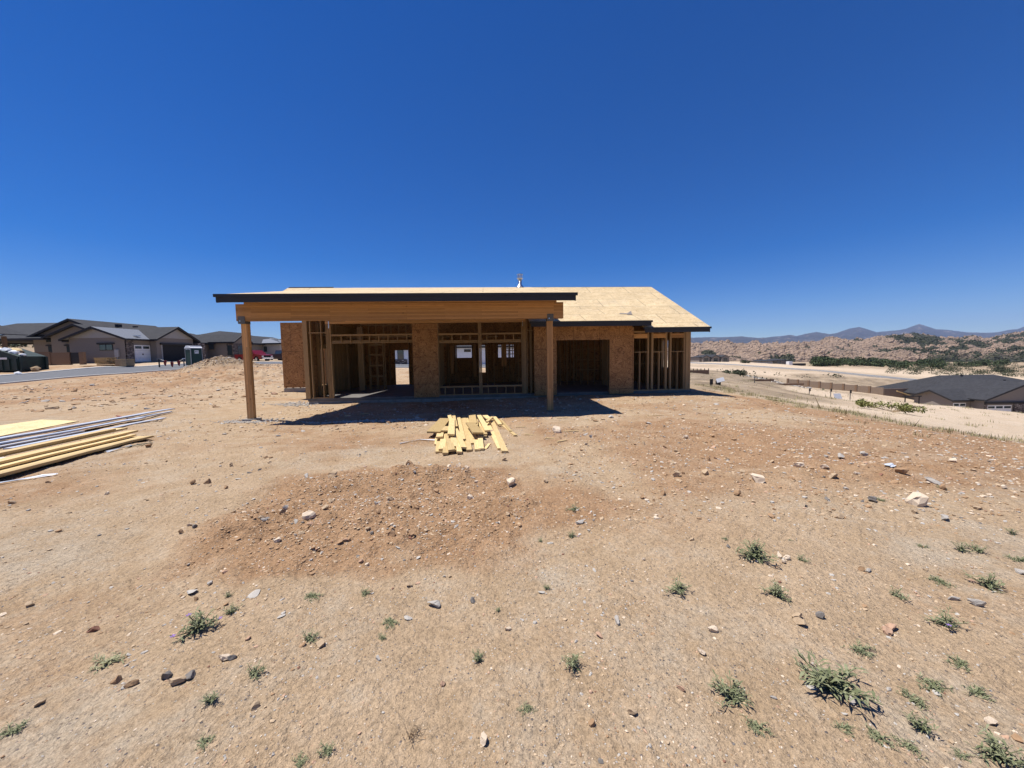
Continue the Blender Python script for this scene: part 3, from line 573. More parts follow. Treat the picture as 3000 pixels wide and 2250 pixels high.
for i,(a,b,w_,th,l,lab) in enumerate([((-8.12,4.0,0),(-9.3,8.8,0),.30,.04,.16,'long yellow board on top of the far side of the lumber stack'),
 ((-7.95,3.8,0),(-9.08,8.4,0),.18,.04,.205,'yellow board lying highest on the lumber stack at left'),((-7.8,4.1,0),(-8.8,8.6,0),.22,.04,.13,'yellow board in the middle of the stack with a blunt cut end'),
 ((-7.6,3.9,0),(-8.6,8.35,0),.22,.035,.09,'yellow board in the shaded middle of the lumber stack'),((-7.38,3.9,0),(-8.4,8.45,0),.40,.035,.04,'wide flat yellow board low in the lumber stack'),
 ((-7.15,4.0,0),(-8.08,8.25,0),.13,.04,.07,'yellow board standing on edge along the near side of the stack')]):
    longbox('lumber_board',M['pine'],a,b,w_,th,l,lab,'board',GT)
mb=MB(); pts=[(-15.3,12.1),(-13.0,11.15),(-12.3,8.6),(-14.9,9.6)]
zz=[hz(*p)+.035 for p in pts]; mb.poly([(p[0],p[1],z) for p,z in zip(pts,zz)][::-1],[(0,0),(0,2.6),(2.6,2.6),(2.6,0)]); mb.poly([(p[0],p[1],z-.018) for p,z in zip(pts,zz)],[(0,0),(2.6,0),(2.6,2.6),(0,2.6)])
for i in range(4):
    j=(i+1)%4; mb.poly([(*pts[i],zz[i]-.018),(*pts[j],zz[j]-.018),(*pts[j],zz[j]),(*pts[i],zz[i])])
tag(mb.build('osb_sheet',M['osbsheet'],None,(-14,10.4,-.1)),'loose pale OSB sheet lying flat on the dirt at far left','panel')
def crumple(name,mat,pts,wd,label,cat,group=None,amp=.03):
    mb=MB(); r_=random.Random(len(label)+int(pts[0][0]*100)); n=len(pts); K=5; rows=[]
    for i,p in enumerate(pts):
        d=Vector((pts[min(i+1,n-1)][0]-pts[max(i-1,0)][0],pts[min(i+1,n-1)][1]-pts[max(i-1,0)][1],0)).normalized(); s_=Vector((-d.y,d.x,0))
        for k in range(K):
            q=Vector((p[0],p[1],0))+s_*wd*(k/(K-1)-.5)*r_.uniform(.7,1.2); mb.v.append(Vector((q.x,q.y,hz(q.x,q.y)+.012+r_.random()*amp)))
    for i in range(n-1):
        for k in range(K-1): mb.face([i*K+k,(i+1)*K+k,(i+1)*K+k+1,i*K+k+1],[(0,0)]*4)
    return tag(mb.build(name,mat,None,(pts[0][0],pts[0][1],hz(*pts[0]))),label,cat,group)
crumple('plastic_wrap',M['plastic'],[(-7.2,5.1),(-7.1,5.25),(-6.9,5.4),(-6.75,5.45)],.05,'torn clear plastic wrap by the near foot of the yellow boards','plastic')
crumple('plastic_wrap',M['plastic'],[(-9.3,6.5),(-9.0,6.6),(-8.75,6.7)],.10,'clear plastic strip between grey trim and yellow boards at left edge','plastic')
crumple('plastic_wrap',M['plastic'],[(-7.6,6.9),(-7.6,7.2),(-7.62,7.4)],.06,'clear plastic strip beside the end of the yellow boards','plastic')
crumple('green_strap',M['green'],[(-7.62,7.2),(-7.55,7.5),(-7.5,7.7)],.07,'dark green plastic scrap on the end of the yellow boards','strap')
crumple('plastic_wrap',M['plastic'],[(-2.25,7.35),(-2.1,7.5),(-1.9,7.6),(-1.6,7.6)],.04,'thin curved strip of clear plastic left of the lumber heap','plastic',amp=.015)
crumple('plastic_wrap',M['plastic'],[(4.98,4.9),(5.06,4.95),(5.13,4.98)],.09,'shiny crumpled plastic among stones at the right of the lot','plastic',amp=.025)
crumple('red_tape',M['redflag'],[(-13.1,12.3),(-12.6,12.1),(-12.3,11.9)],.04,'strip of red tape on the dirt behind the OSB sheet','tape',amp=.02)
for i,(x,y,a,L) in enumerate([(.95,7.2,.5,.22),(.75,7.5,-.2,.2),(1.3,8.3,.1,.35),(.35,8.0,-.3,.18),(2.1,9.9,-.1,.3),(4.0,10.5,.2,.5),(.2,8.9,0,.25),(1.4,10.5,.1,.3),(5.2,12.1,.4,.3),(-5.0,12.6,.3,.3),(-5.4,12.2,-.5,.25)]):
    mb=MB(); z=hz(x,y)+.012; mb.obox((x,y,z),(L/2*math.cos(a),L/2*math.sin(a),0),(-.012*math.sin(a),.012*math.cos(a),0),(0,0,.008))
    tag(mb.build('wood_sliver',M['straw'],None,(x,y,z)),['pale sliver right of the splayed boards, nearest the heap','sliver just before the splayed boards tips','sliver crossing the dirt right of the lumber heap','sliver nearest the camera right of the splayed boards','short sliver further right beyond the pale stone','long sliver in the dirt beyond the right post shadow','sliver lying between heap and outermost slanting board','sliver behind the outermost slanting board','sliver on the dirt before the garage opening','sliver right of the left patio post','small sliver nearer than the one by the left post'][i],'wood scrap','wood slivers around the patio')
# gravel skirt at pier and cement spill
# ---------------------------------------------------------------- stones
def icos(sub=2):
    import bmesh
    bm=bmesh.new(); bmesh.ops.create_icosphere(bm,subdivisions=sub,radius=1); V=np.array([v.co[:] for v in bm.verts]); F=np.array([[v.index for v in f.verts] for f in bm.faces]); bm.free(); return V,F
IV,IF=icos(2)
def rockverts(seed,flat=.6,V=IV,cut=10):
    g=np.random.default_rng(seed); v=V.copy()
    for _ in range(cut):
        n=g.normal(size=3); n/=np.linalg.norm(n); d=g.uniform(.32,.72); s_=v@n-d; v=v-np.outer(np.clip(s_,0,None),n)
    v=v+.04*g.normal(size=v.shape); v*=np.array([g.uniform(.85,1.15),g.uniform(.7,1.),flat*g.uniform(.85,1.15)]); return v/np.abs(v[:,:2]).max()
def rockmesh(seed,mat,flat):
    V=rockverts(seed,flat); me=bpy.data.meshes.new('stone'); me.from_pydata(V.tolist(),[],IF.tolist()); me.materials.append(mat); me.update(); return me
RM={k:[rockmesh(10*i+j,SM[k],{'s':.22,'g':.6,'b':.8,'w':.85,'t':.75,'d':.7}.get(k,.62)) for j in range(4)] for i,k in enumerate(SM)}
def put(k,x,y,s,name='stone',seed=None):
    me=random.choice(RM[k]); o=bpy.data.objects.new(name,me); C.objects.link(o); o.scale=(s/2,s/2*random.uniform(.8,1.1),s/2*random.uniform(.8,1.15))
    o.rotation_euler=(random.uniform(-.3,.3),random.uniform(-.3,.3),random.uniform(0,6.3)); o.location=(x,y,hz(x,y)+s*({'s':.06}.get(k,.2))); return o
STONES=[(-.04,4.61,.176,'w','biggest pale stone, standing on the right of the red mound'),(-.77,5.23,.114,'w','pale rounded stone on the crest of the red mound'),(-.65,5.14,.084,'w','white stone touching the pale one on the mound crest'),(-1.46,5.23,.124,'b','brown clod left of the pale stones on the mound crest'),(-2.76,4.91,.089,'g','upright grey stone on the far left of the mound'),(-2.48,5.04,.137,'t','flat tan stone on the left crest of the mound'),(-.93,4.39,.088,'b'),(-.49,4.08,.089,'w','round pale stone halfway down the right of the mound'),(.11,4.22,.061,'t'),(-2.02,3.61,.118,'w','pale knobbly stone on the lower left of the mound'),(-2.12,3.54,.071,'g','grey stone just left of the pale knobbly one'),(-2.44,3.57,.078,'g'),(-1.36,3.65,.066,'b'),(-1.07,3.2,.087,'b'),(-.9,3.18,.069,'b'),(-1.37,4.05,.081,'t'),(-2.27,2.52,.105,'s','largest flat grey slate, in the left foreground below the mound'),(-2.23,2.63,.053,'g'),(-1.78,2.46,.089,'s','long flat slate between two weeds below the mound'),(-.53,2.34,.098,'g','broad grey stone in the foreground below the mound centre'),(-.28,2.37,.043,'d'),(.18,2.45,.058,'s'),(-1.15,2.82,.046,'w'),(-2.06,3.15,.052,'w'),(-.97,3.01,.044,'s'),(-3.05,3.48,.044,'d'),(-3.79,5.07,.083,'s'),(.31,3.14,.069,'s'),(2.99,4.49,.155,'w','large pale angular stone on the orange dirt right of centre'),(2.49,4.77,.121,'t','rounded orange tan stone left of the large pale one'),(2.07,4.68,.111,'t'),(4.22,3.84,.182,'w','big white blocky stone at the right of the lot'),(5.05,4.42,.135,'g','dark grey stone beside a brown one at right'),(4.99,4.26,.116,'b','brown stone leaning on the dark grey stone at right'),(4.99,5.62,.174,'g','wide grey stone on the far right ridge'),(5.59,5.88,.118,'g'),(2.53,4.12,.097,'b'),(1.45,4.12,.06,'b'),(3.85,4.98,.118,'w'),(4.21,5.0,.127,'w'),(3.82,3.89,.085,'d'),(4.11,3.47,.095,'g'),(1.0,8.18,.223,'w','pale stone on the open dirt right of the lumber heap'),(2.03,2.77,.055,'w'),(2.05,2.73,.055,'w'),(2.0,2.69,.039,'w'),(1.5,3.07,.05,'t'),(.99,2.79,.036,'w'),(.59,2.68,.049,'s'),(2.91,2.25,.086,'g','long grey slab lying in the right foreground'),(2.84,2.32,.063,'g'),(4.0,4.6,.109,'t'),(4.94,4.69,.145,'b'),(.63,3.48,.082,'g'),(1.73,2.93,.037,'d'),(2.54,2.64,.043,'b'),(2.58,2.63,.057,'g'),(3.67,2.62,.062,'g'),(-1.67,1.73,.079,'t','tan blocky stone between two dark ones in left foreground'),(-1.75,1.77,.055,'d','dark stone touching the left of the tan blocky stone'),(-1.63,1.76,.054,'d','dark flat stone touching the right of the tan blocky stone'),(-1.08,1.97,.054,'t'),(-1.55,1.88,.055,'w'),(-.67,2.23,.061,'s'),(-1.46,2.22,.048,'s'),(-3.3,2.44,.053,'t'),(-2.56,2.16,.055,'r','rust brown flat stone near the left edge of the foreground'),(-.73,1.87,.034,'g'),(-1.19,1.59,.04,'t'),(-2.0,1.76,.042,'b'),(-1.89,1.73,.053,'b'),(-.36,1.71,.025,'p'),(-.14,1.42,.044,'w'),(-.05,2.1,.038,'w'),(.6,2.11,.058,'g','pointed grey stone in the foreground right of centre'),(.47,2.0,.047,'p'),(1.11,2.02,.062,'w','grey white angular stone in the right foreground'),(1.67,2.12,.069,'t'),(1.65,2.07,.06,'t'),(1.82,2.13,.045,'d'),(2.16,2.05,.075,'p'),(2.11,2.02,.055,'p'),(.97,1.86,.041,'w'),(.77,1.65,.045,'p'),(.5,1.54,.053,'t'),(1.47,1.6,.044,'p'),(1.5,1.57,.046,'g'),(1.38,1.65,.051,'s'),(2.03,1.49,.049,'w'),(.32,1.49,.03,'b'),(-1.51,1.88,.038,'d'),(1.16,1.59,.026,'g'),(6.41,5.36,.117,'w'),(-2.23,1.64,.039,'t'),(2.75,6.25,.068,'t'),(2.25,4.89,.053,'b'),(3.42,4.48,.057,'b'),(4.75,3.74,.075,'t')]  # dark stone between tan and pink pairs stands in for a hole's shadow
LM=[((-1.6,4.0),'mound middle'),((-3.2,4.0),'mound left end'),((-.3,3.6),'mound right end'),((-1.5,5.4),'mound far crest'),((-1.0,8.5),'lumber heap'),((-9,7),'yellow boards'),((1.83,2.76),'largest weed clump'),((1.46,1.65),'widest weed clump'),((-1.89,2.13),'large purple flowered weed'),((4.22,3.84),'big white blocky stone'),((5.05,4.42),'dark and brown stones'),((2.99,4.49),'large pale angular stone'),((.62,3.79),'bushy right hand weed'),((-.2,1.86),'dark upright weed'),((-1.67,1.73),'tan blocky stone'),((2.07,12.1),'right patio post'),((-7.2,11.8),'left patio post'),((8,16),'right framing corner'),((2.5,7.5),'far open dirt'),((6,7.5),'orange dirt ridge'),((3.24,2.46),'dark right edge weed'),((-1.37,2.44),'spiky mound weed'),((-5,5),'left dirt middle'),((-5,9.5),'dirt before left post'),((-2.27,2.52),'largest flat slate'),((.29,1.79),'second upright weed'),((.22,2.48),'weed over a slate'),((-.04,4.61),'biggest pale mound stone'),((4.0,5.6),'right orange dirt'),((3.0,6.4),'orange dirt far side')]
KW={'w':'pale stone','g':'grey stone','s':'flat slate','t':'tan stone','b':'red brown clod','d':'dark stone','p':'pinkish stone','r':'rusty stone'}
USED=set()
def stone_label(k,x,y,s_):
    szw='tiny' if s_<.04 else 'small' if s_<.07 else 'fist sized' if s_<.11 else 'large'
    for (lx,ly),nm in sorted(LM,key=lambda l:math.hypot(l[0][0]-x,l[0][1]-y)):
        dx,dy=x-lx,y-ly; d=math.hypot(dx,dy)
        if d<.03: continue
        a=math.degrees(math.atan2(dy,dx))%360; dr=['right of','behind right of','beyond','behind left of','left of','front left of','in front of','front right of'][int(((a+22.5)%360)//45)]
        for ds in (['close'] if d<.25 else ['just'] if d<.6 else ['about a pace'] if d<1.2 else ['a few paces'] if d<3 else ['well']):
            for pre in (szw+' ',{'tiny':'little ','small':'modest ','fist sized':'chunky ','large':'broad '}[szw]):
                l=f"{pre}{KW[k]} {ds} {dr} the {nm}"
                if l not in USED: USED.add(l); return l
    return f"{szw} {KW[k]} lying on the bare dirt"
for s in STONES:
    o=put(s[3],s[0],s[1],s[2]*1.1); tag(o,s[4] if len(s)>4 else stone_label(s[3],s[0],s[1],s[2]),'stone','stones lying on the bare lot')
cnt=0
while cnt<150:
    q=random.random()
    if q<.35: x=random.gauss(-1.6,.8); y=random.gauss(3.9,.7)
    elif q<.75: x=random.uniform(.8,7); y=random.uniform(3.5,7.5)
    else: th=random.uniform(-.95,.95); r_=random.uniform(1.8,11); x=r_*math.sin(th); y=r_*math.cos(th)
    if y<1.4 or (-2.2<x<.3 and 6<y<11.5) or x>9: continue
    dd=math.hypot(x,y); s=random.choice([.012,.015,.02])*(dd**.75)*random.uniform(.7,1.3)
    k=random.choices('wgstbdp',[2,3,3,3,4 if q<.75 else 2,1,1])[0]; tag(put(k,x,y,s),stone_label(k,x,y,s),'stone','stones lying on the bare lot'); cnt+=1
# gravel nobody could count, one object
PV,PF=icos(1)
def gravel(name,pos,size,mats,mi,flat=.55,label=None,seed=3,sink=.15):
    g=np.random.default_rng(seed); n=len(pos); NP=12; proto=[]
    for k in range(NP): v=rockverts(1000+k,flat*g.uniform(.6,1.2),PV,5); proto.append(v)
    proto=np.array(proto); pi=g.integers(0,NP,n); V=proto[pi]*size[:,None,None]*.5
    a=g.uniform(0,2*np.pi,n); c,s=np.cos(a)[:,None],np.sin(a)[:,None]; X=V[:,:,0]*c-V[:,:,1]*s; Y=V[:,:,0]*s+V[:,:,1]*c
    tx=g.normal(0,.2,n)[:,None]; Z=V[:,:,2]+X*tx
    V=np.stack([X+pos[:,0:1],Y+pos[:,1:2],Z+pos[:,2:3]+size[:,None]*(.22-sink)],-1)
    F=PF[None]+np.arange(n)[:,None,None]*len(PV)
    o=npmesh(name,V.reshape(-1,3),F.reshape(-1,3),mats,None,False,np.repeat(mi,len(PF))); o['kind']='stuff'
    if label: tag(o,label,'gravel')
    return o
mats=[SM[k] for k in 'wgstbdpr']
def scat(n,fx):
    P=np.array([fx() for _ in range(n)]); return P
def polar(r0,r1,p=1.,w_=1.02):
    th=rng.uniform(-w_,w_); r_=r0*(r1/r0)**(rng.random()**p); return r_*math.sin(th),r_*math.cos(th)
P1=scat(24000,lambda:polar(1.15,16)); d1=np.hypot(P1[:,0],P1[:,1]); clump=fbm(P1[:,0]*1.1,P1[:,1]*1.1,3,91); s1=.0042*d1**.72*np.exp(rng.normal(0,.45,len(P1)))*(1+.6*np.clip(clump,-.6,1))
P2=scat(9000,lambda:(rng.uniform(-3.5,.3),rng.uniform(2.4,5.5))); s2=.02*np.clip(moundmask(P2[:,0],P2[:,1]),.15,1)*np.exp(rng.normal(0,.4,len(P2)))
P3=scat(8000,lambda:(rng.uniform(.6,10),rng.uniform(3.4,9))); s3=.026*np.exp(rng.normal(0,.45,len(P3)))
P4=scat(3500,lambda:(rng.uniform(-36,-12),rng.uniform(14,44))); s4=.09*np.exp(rng.normal(0,.5,len(P4)))
P5=scat(2500,lambda:(rng.uniform(-9,10),rng.uniform(9,16.8))); s5=.05*np.exp(rng.normal(0,.5,len(P5)))
P6=scat(3500,lambda:(rng.normal(-30.9,2.2),rng.normal(40,1.5))); s6=.09*np.exp(rng.normal(0,.4,len(P6)))
P=np.concatenate([P1,P2,P3,P4,P5,P6]); sz=np.concatenate([s1,s2,s3,s4,s5,s6]); mi=np.concatenate([rng.choice(8,len(P1),p=[.13,.12,.14,.38,.13,.02,.07,.01]),rng.choice(8,len(P2),p=[.07,.03,.03,.27,.54,.01,.04,.01]),rng.choice(8,len(P3),p=[.12,.06,.06,.3,.38,.02,.05,.01]),rng.choice(8,len(P4),p=[.1,.05,.08,.38,.34,.0,.05,.0]),rng.choice(8,len(P5),p=[.12,.06,.08,.34,.33,.01,.06,.0]),rng.choice(8,len(P6),p=[.05,.17,.08,.45,.22,.03,.0,.0])])
ok=np.ones(len(P),bool)
for pts,wd in ROADS: ok&=segd(P[:,0],P[:,1],pts)>wd+1
P,sz,mi=P[ok],sz[ok],mi[ok]
gravel('gravel',np.column_stack([P,height(P[:,0],P[:,1])]),sz,mats,mi,label='loose gravel and pebbles strewn all over the bare lot')
# crushed grey rock by the pier, along the slab edge, and the riprap chute below the wall
def field(n,cx_,cy_,sx,sy,s,k,name,lab,seed):
    P=np.column_stack([rng.normal(cx_,sx,n),rng.normal(cy_,sy,n)]); z=height(P[:,0],P[:,1]); return gravel(name,np.column_stack([P,z]),s*np.exp(rng.normal(0,.35,n)),[SM[a] for a in k],rng.integers(0,len(k),n),.7,lab,seed)
px,py=hxy(-7.25,11.9); field(900,px,py,.33,.22,.045,'ggs','crushed_rock','crushed grey rock around the foot of the left patio post',5)
px,py=hxy(-8.4,17.2); field(500,px,py,.5,.35,.06,'ggs','crushed_rock','crushed grey rock at the left corner of the slab',6)
px,py=hxy(-3.6,11.1); field(700,px,py,1.1,.10,.05,'gsw','crushed_rock','pale crushed rock along the front of the patio shade',9)
field(700,60,86,1.0,3.5,.55,'ggd','riprap','grey riprap rock chute running down the bank beyond the lot',8)
# ---------------------------------------------------------------- weeds
def leafmat(name,c,c2):
    t=NT(name); oi=t.n('ShaderNodeNewGeometry').outputs['Random Per Island']; t.set(t.b,'Subsurface Weight',0.0)
    return t.fin(t.ramp(oi,[(0,c),(1,c2)]),.75,spec=.2)
M['leaf']=leafmat('weed_leaf',(.105,.12,.055),(.26,.265,.15)); M['leafpale']=leafmat('pale_weed_leaf',(.22,.22,.11),(.34,.32,.19)); M['bushleaf']=leafmat('bush_leaf',(.12,.14,.04),(.30,.29,.11)); M['dry']=leafmat('dry_grass_blade',(.42,.34,.19),(.24,.24,.12))
def weed_mesh(seed,tall=.5,wide=1.,stems=9):
    g=random.Random(seed); lf=MB(); sm=MB(); fl_=[]
    for i in range(stems):
        a=g.uniform(0,6.283); e=g.uniform(.25,1.35) if tall>.4 else g.uniform(.1,.8); L=g.uniform(.5,1.)*.5
        d=Vector((math.cos(a)*math.cos(e)*wide,math.sin(a)*math.cos(e)*wide,math.sin(e)*tall*1.6)); p=Vector((0,0,0)); pts=[p]
        for k in range(4): p=p+d*L/4; d=d+Vector((0,0,-.06+g.uniform(-.1,.1))); pts.append(p.copy())
        sm.tube(pts,.012,4,.005,False); nl=g.randint(11,16)
        for k in range(nl):
            t_=(k+.6)/nl; q=pts[min(int(t_*4),3)].lerp(pts[min(int(t_*4)+1,4)],(t_*4)%1); b=g.uniform(0,6.283); el_=g.uniform(-.1,.8); l=g.uniform(.11,.2)*(1.15-.4*t_)
            u_=Vector((math.cos(b)*math.cos(el_),math.sin(b)*math.cos(el_),math.sin(el_))); s_=u_.cross(Vector((0,0,1))).normalized()*l*g.uniform(.07,.11); m_=q+u_*l*.5+Vector((0,0,.02)); e_=q+u_*l-Vector((0,0,.015))
            lf.poly([q,m_-s_,e_,m_+s_])
        fl_.append(pts[-1])
    return lf,sm,fl_
WM=[]
for k in range(9):
    tall,wd,ns=[(.55,1,9),(.35,1,10),(.6,.8,8),(.3,1.1,13),(.5,1,14),(.75,.7,7),(.25,1,8),(.45,1.1,16),(.6,1,6)][k]
    lf,sm,tips=weed_mesh(50+k,tall,wd,ns)
    a=lf.build('leaf',M['leaf']).data; b=sm.build('stem',M['leaf']).data; WM.append((a,b,tips,max(max(v.x for v in lf.v)-min(v.x for v in lf.v),max(v.z for v in lf.v)*1.1)))
for o in list(C.objects):
    if o.name.split('.')[0] in('leaf','stem') and o.parent is None: bpy.data.objects.remove(o)
WEEDS=[(-1.37,2.44,.08,1,'spiky weed at the lower front foot of the red mound'),(-1.04,2.47,.06,0,'weed just right of the spiky one below the red mound'),(-1.96,2.45,.05,2,'tiny weed beside the long flat slate left of the mound foot'),(.62,3.79,.1,0,'bushy weed on the dirt right of the mound, farther of two'),(.51,3.25,.08,2,'weed with a purple flower right of the mound, nearer of two'),(.23,3.16,.05,8,'faint small weed left of the purple flowered one'),(.22,2.48,.05,2,'small weed standing over a slate right of centre'),(-.11,2.27,.03,5,'tiny upright seedling in the middle foreground'),(1.83,2.76,.2,4,'largest leafy weed clump in the middle right'),(1.1,2.43,.12,0,'bushy weed left of and nearer than the largest clump'),(2.16,2.73,.08,8,'thin weed right of the largest clump beside white stones'),(1.7,2.34,.12,4,'spreading weed in front of the largest clump'),(2.49,2.35,.1,8,'thin branching weed in the right foreground above the pink stones'),(3.94,3.93,.09,3,'low weed left of the big white blocky stone'),(3.6,2.92,.1,2,'left one of a pair of weeds near the right edge'),(3.72,2.89,.09,0,'right one of a pair of weeds near the right edge'),(4.39,3.2,.06,5,'upright weed at the right edge by the orange dirt'),(2.99,2.52,.09,1,'weed left of the bushy one near the right edge'),(3.24,2.46,.14,4,'bushy dark weed near the right edge above the grey slab'),(1.78,3.07,.04,6,'tiny weed just beyond the largest clump, left side'),(2.33,3.06,.03,6,'tiny weed just beyond the largest clump, right side'),(3.37,2.99,.06,6,'tiny low weed left of the pair near the right edge'),(3.86,2.76,.08,1,'weed at the right edge below the upright one'),(-1.89,2.13,.16,4,'large weed with purple flowers in the left foreground'),(-1.81,2.27,.07,0,'small weed behind the large purple flowered one'),(-1.18,2.02,.07,0,'weed beside a tan stone left of centre'),(-.76,2.18,.07,1,'weed left of a grey slate left of centre'),(-.76,2.04,.05,8,'thin weed nearer than the one by the grey slate'),(-2.19,1.9,.1,6,'pale yellowish weed near the left edge'),(-1.32,1.77,.07,0,'weed touching a grey pebble in the left foreground'),(-1.4,1.61,.07,2,'weed in front of the tan blocky stone at left'),(-.2,1.86,.07,2,'dark upright weed in the lower middle of the picture'),(-1.29,1.43,.05,6,'small weed low in the left foreground'),(-.76,1.4,.05,0,'small weed near the bottom edge left of the dead twig clump'),(-.86,1.36,.06,3,'weed cut by the bottom edge left of centre'),(-2.17,1.49,.07,1,'weed in the bottom left corner'),(.29,1.79,.08,5,'upright dark weed in the foreground right of centre'),(.04,1.56,.06,3,'star shaped weed low in the middle of the picture'),(.98,1.6,.12,7,'broad low weed with a yellow leaf in the right foreground'),(1.46,1.65,.21,7,'widest weed clump in the lower right'),(1.83,1.89,.11,3,'weed behind the widest clump at lower right'),(2.52,2.09,.12,0,'weed with a pale flower near the right edge'),(1.81,1.6,.09,3,'weed right of the widest clump'),(1.98,1.67,.11,3,'grey green weed second right of the widest clump'),(2.15,1.64,.07,6,'small weed third right of the widest clump'),(2.26,1.79,.07,1,'small weed above the grey green one at right'),(1.01,1.47,.08,3,'drooping weed below the broad one at lower right'),(1.36,1.45,.05,6,'tiny weed below the widest clump'),(1.47,1.42,.08,3,'weed low at right between a tiny one and a taller one'),(1.69,1.46,.09,2,'taller weed low at right beside bare dirt'),(1.55,1.38,.07,3,'weed at the bottom edge right of centre'),(1.88,1.35,.12,4,'dense weed in the bottom right corner'),(1.74,1.36,.04,6,'tiny weed left of the dense one in the bottom right corner'),(5.01,4.28,.07,1,'little weed beside the brown and dark stones at right')]
for i,(x,y,s,k,lab) in enumerate(WEEDS):
    s=s*1.55/WM[k][3]; rt_=empty('weed',(x,y,hz(x,y)-.003),random.uniform(0,6.3),lab,'weed','weeds growing on the bare lot'); rt_.scale=(s,s,s)
    a=bpy.data.objects.new('leaf',WM[k][0]); b=bpy.data.objects.new('stem',WM[k][1])
    for q in (a,b): C.objects.link(q); q.parent=rt_
    a.name='leaves'; b.name='stems'
    if i==28: a.data=a.data.copy(); a.data.materials[0]=M['leafpale']
    if i in (4,23,41):
        for j in range(1 if i!=23 else 3):
            tp=WM[k][2][j]+Vector((0,0,.01)); f=MB()
            for q in range(5):
                an=q*1.257; f.poly([tp,tp+Vector((math.cos(an-.4)*.03,math.sin(an-.4)*.03,.02)),tp+Vector((math.cos(an)*.05,math.sin(an)*.05,.02)),tp+Vector((math.cos(an+.4)*.03,math.sin(an+.4)*.03,.02))])
            f.build('flower',M['purple'],rt_)
mb=MB(); x,y=-.44,1.46; z=hz(x,y)
for k in range(40):
    a=random.uniform(0,6.3); p=Vector((x+random.gauss(0,.022),y+random.gauss(0,.015),z+.005)); mb.tube([p,p+Vector((math.cos(a)*.02,math.sin(a)*.015,random.uniform(.005,.03)))],.0012,4)
tag(mb.build('dead_weed',M['twig'],None,(x,y,z)),'dead brown tangle of twigs low in the middle of the foreground','dead weed')
# yellowish bush at the edge of the lot, grass and straw along the crest
def leafball(name,mat,blobs,n,ls,seed,label=None,cat=None,kind=None,group=None,parent=None,off=(0,0,0),hemi=False):
    g=np.random.default_rng(seed); B=np.array([b for b in blobs],float); w_=B[:,3]*B[:,4]*B[:,5]; bi=g.choice(len(B),n,p=w_/w_.sum()) if len(B)>1 else np.zeros(n,int)
    d=g.normal(size=(n,3)); d/=np.linalg.norm(d,axis=1)[:,None]; 
    if hemi: d[:,2]=np.abs(d[:,2])
    r_=g.random(n)**.45; c=B[bi,:3]+d*r_[:,None]*B[bi,3:6]
    a=g.normal(size=(n,3)); a/=np.linalg.norm(a,axis=1)[:,None]; b=np.cross(a,g.normal(size=(n,3))); b/=np.linalg.norm(b,axis=1)[:,None]
    s=ls*np.exp(g.normal(0,.3,n))[:,None]; V=np.stack([c-a*s,c+b*s*.55,c+a*s,c-b*s*.55],1)-np.array(off); F=np.arange(n*4).reshape(-1,4)
    o=npmesh(name,V.reshape(-1,3),F,[mat],None,False)
    if parent: o.parent=parent
    elif any(off): o.location=off
    return tag(o,label,cat,group,kind)
bl=[]
for k in range(16):
    t_=k/15; x=18.4+1.6*t_-.5*math.sin(t_*9); y=19.6-1.6*t_; bl.append((x,y,hz(x,y)+.2+.2*random.random(),.24,.26,.2))
bz=hz(19,18.8); br=empty('bush',(19,18.8,bz),0,'sprawling yellow green bush on the slope just below the lot edge','bush')
leafball('foliage',M['bushleaf'],bl,1500,.05,11,parent=br,off=(19,18.8,bz))
mb=MB()
for b in bl: mb.tube([(19.2,18.8,bz),(b[0],b[1],b[2]-.05),(b[0]+.1,b[1],b[2]+.2)],.012,4,.004)
mb.build('branches',M['twig'],br,(19,18.8,bz))
def grass(name,fx,n,hh,seed,label,mat):
    g=np.random.default_rng(seed); P=np.array([fx(g) for _ in range(n)]); z=height(P[:,0],P[:,1]); a=g.uniform(0,6.28,n); h=hh*np.exp(g.normal(0,.4,n)); w_=h*.06+.004; ln=g.uniform(.1,.7,n)*h
    dx,dy=np.cos(a),np.sin(a); V=np.stack([np.stack([P[:,0]-dy*w_,P[:,1]+dx*w_,z-.01],-1),np.stack([P[:,0]+dy*w_,P[:,1]-dx*w_,z-.01],-1),np.stack([P[:,0]+dx*ln,P[:,1]+dy*ln,z+h],-1)],1)
    o=npmesh(name,V.reshape(-1,3),np.arange(n*3).reshape(-1,3),[mat],None,False); return tag(o,label,'grass',kind='stuff')
def tuft(g,cx_,cy_,sp): return cx_+g.normal(0,sp),cy_+g.normal(0,sp)
g0=np.random.default_rng(4); TC=[(10.9+.16*(y-8)+g0.normal(0,.75),y) for y in g0.uniform(7.5,26,260)]
def ft(g):
    c=TC[g.integers(len(TC))]; return c[0]+g.normal(0,.1),c[1]+g.normal(0,.12)
grass('grass',ft,5500,.07,4,'thin dry grass growing along the right edge of the lot',M['dry'])
g1=np.random.default_rng(14); TD=[(g1.uniform(12,60),g1.uniform(12,60)) for _ in range(420)]
def fd(g):
    c=TD[g.integers(len(TD))]; return c[0]+g.normal(0,.15),c[1]+g.normal(0,.15)
grass('grass',fd,7000,.11,5,'sparse dry grass tufts on the pale slope below the lot',M['dry'])
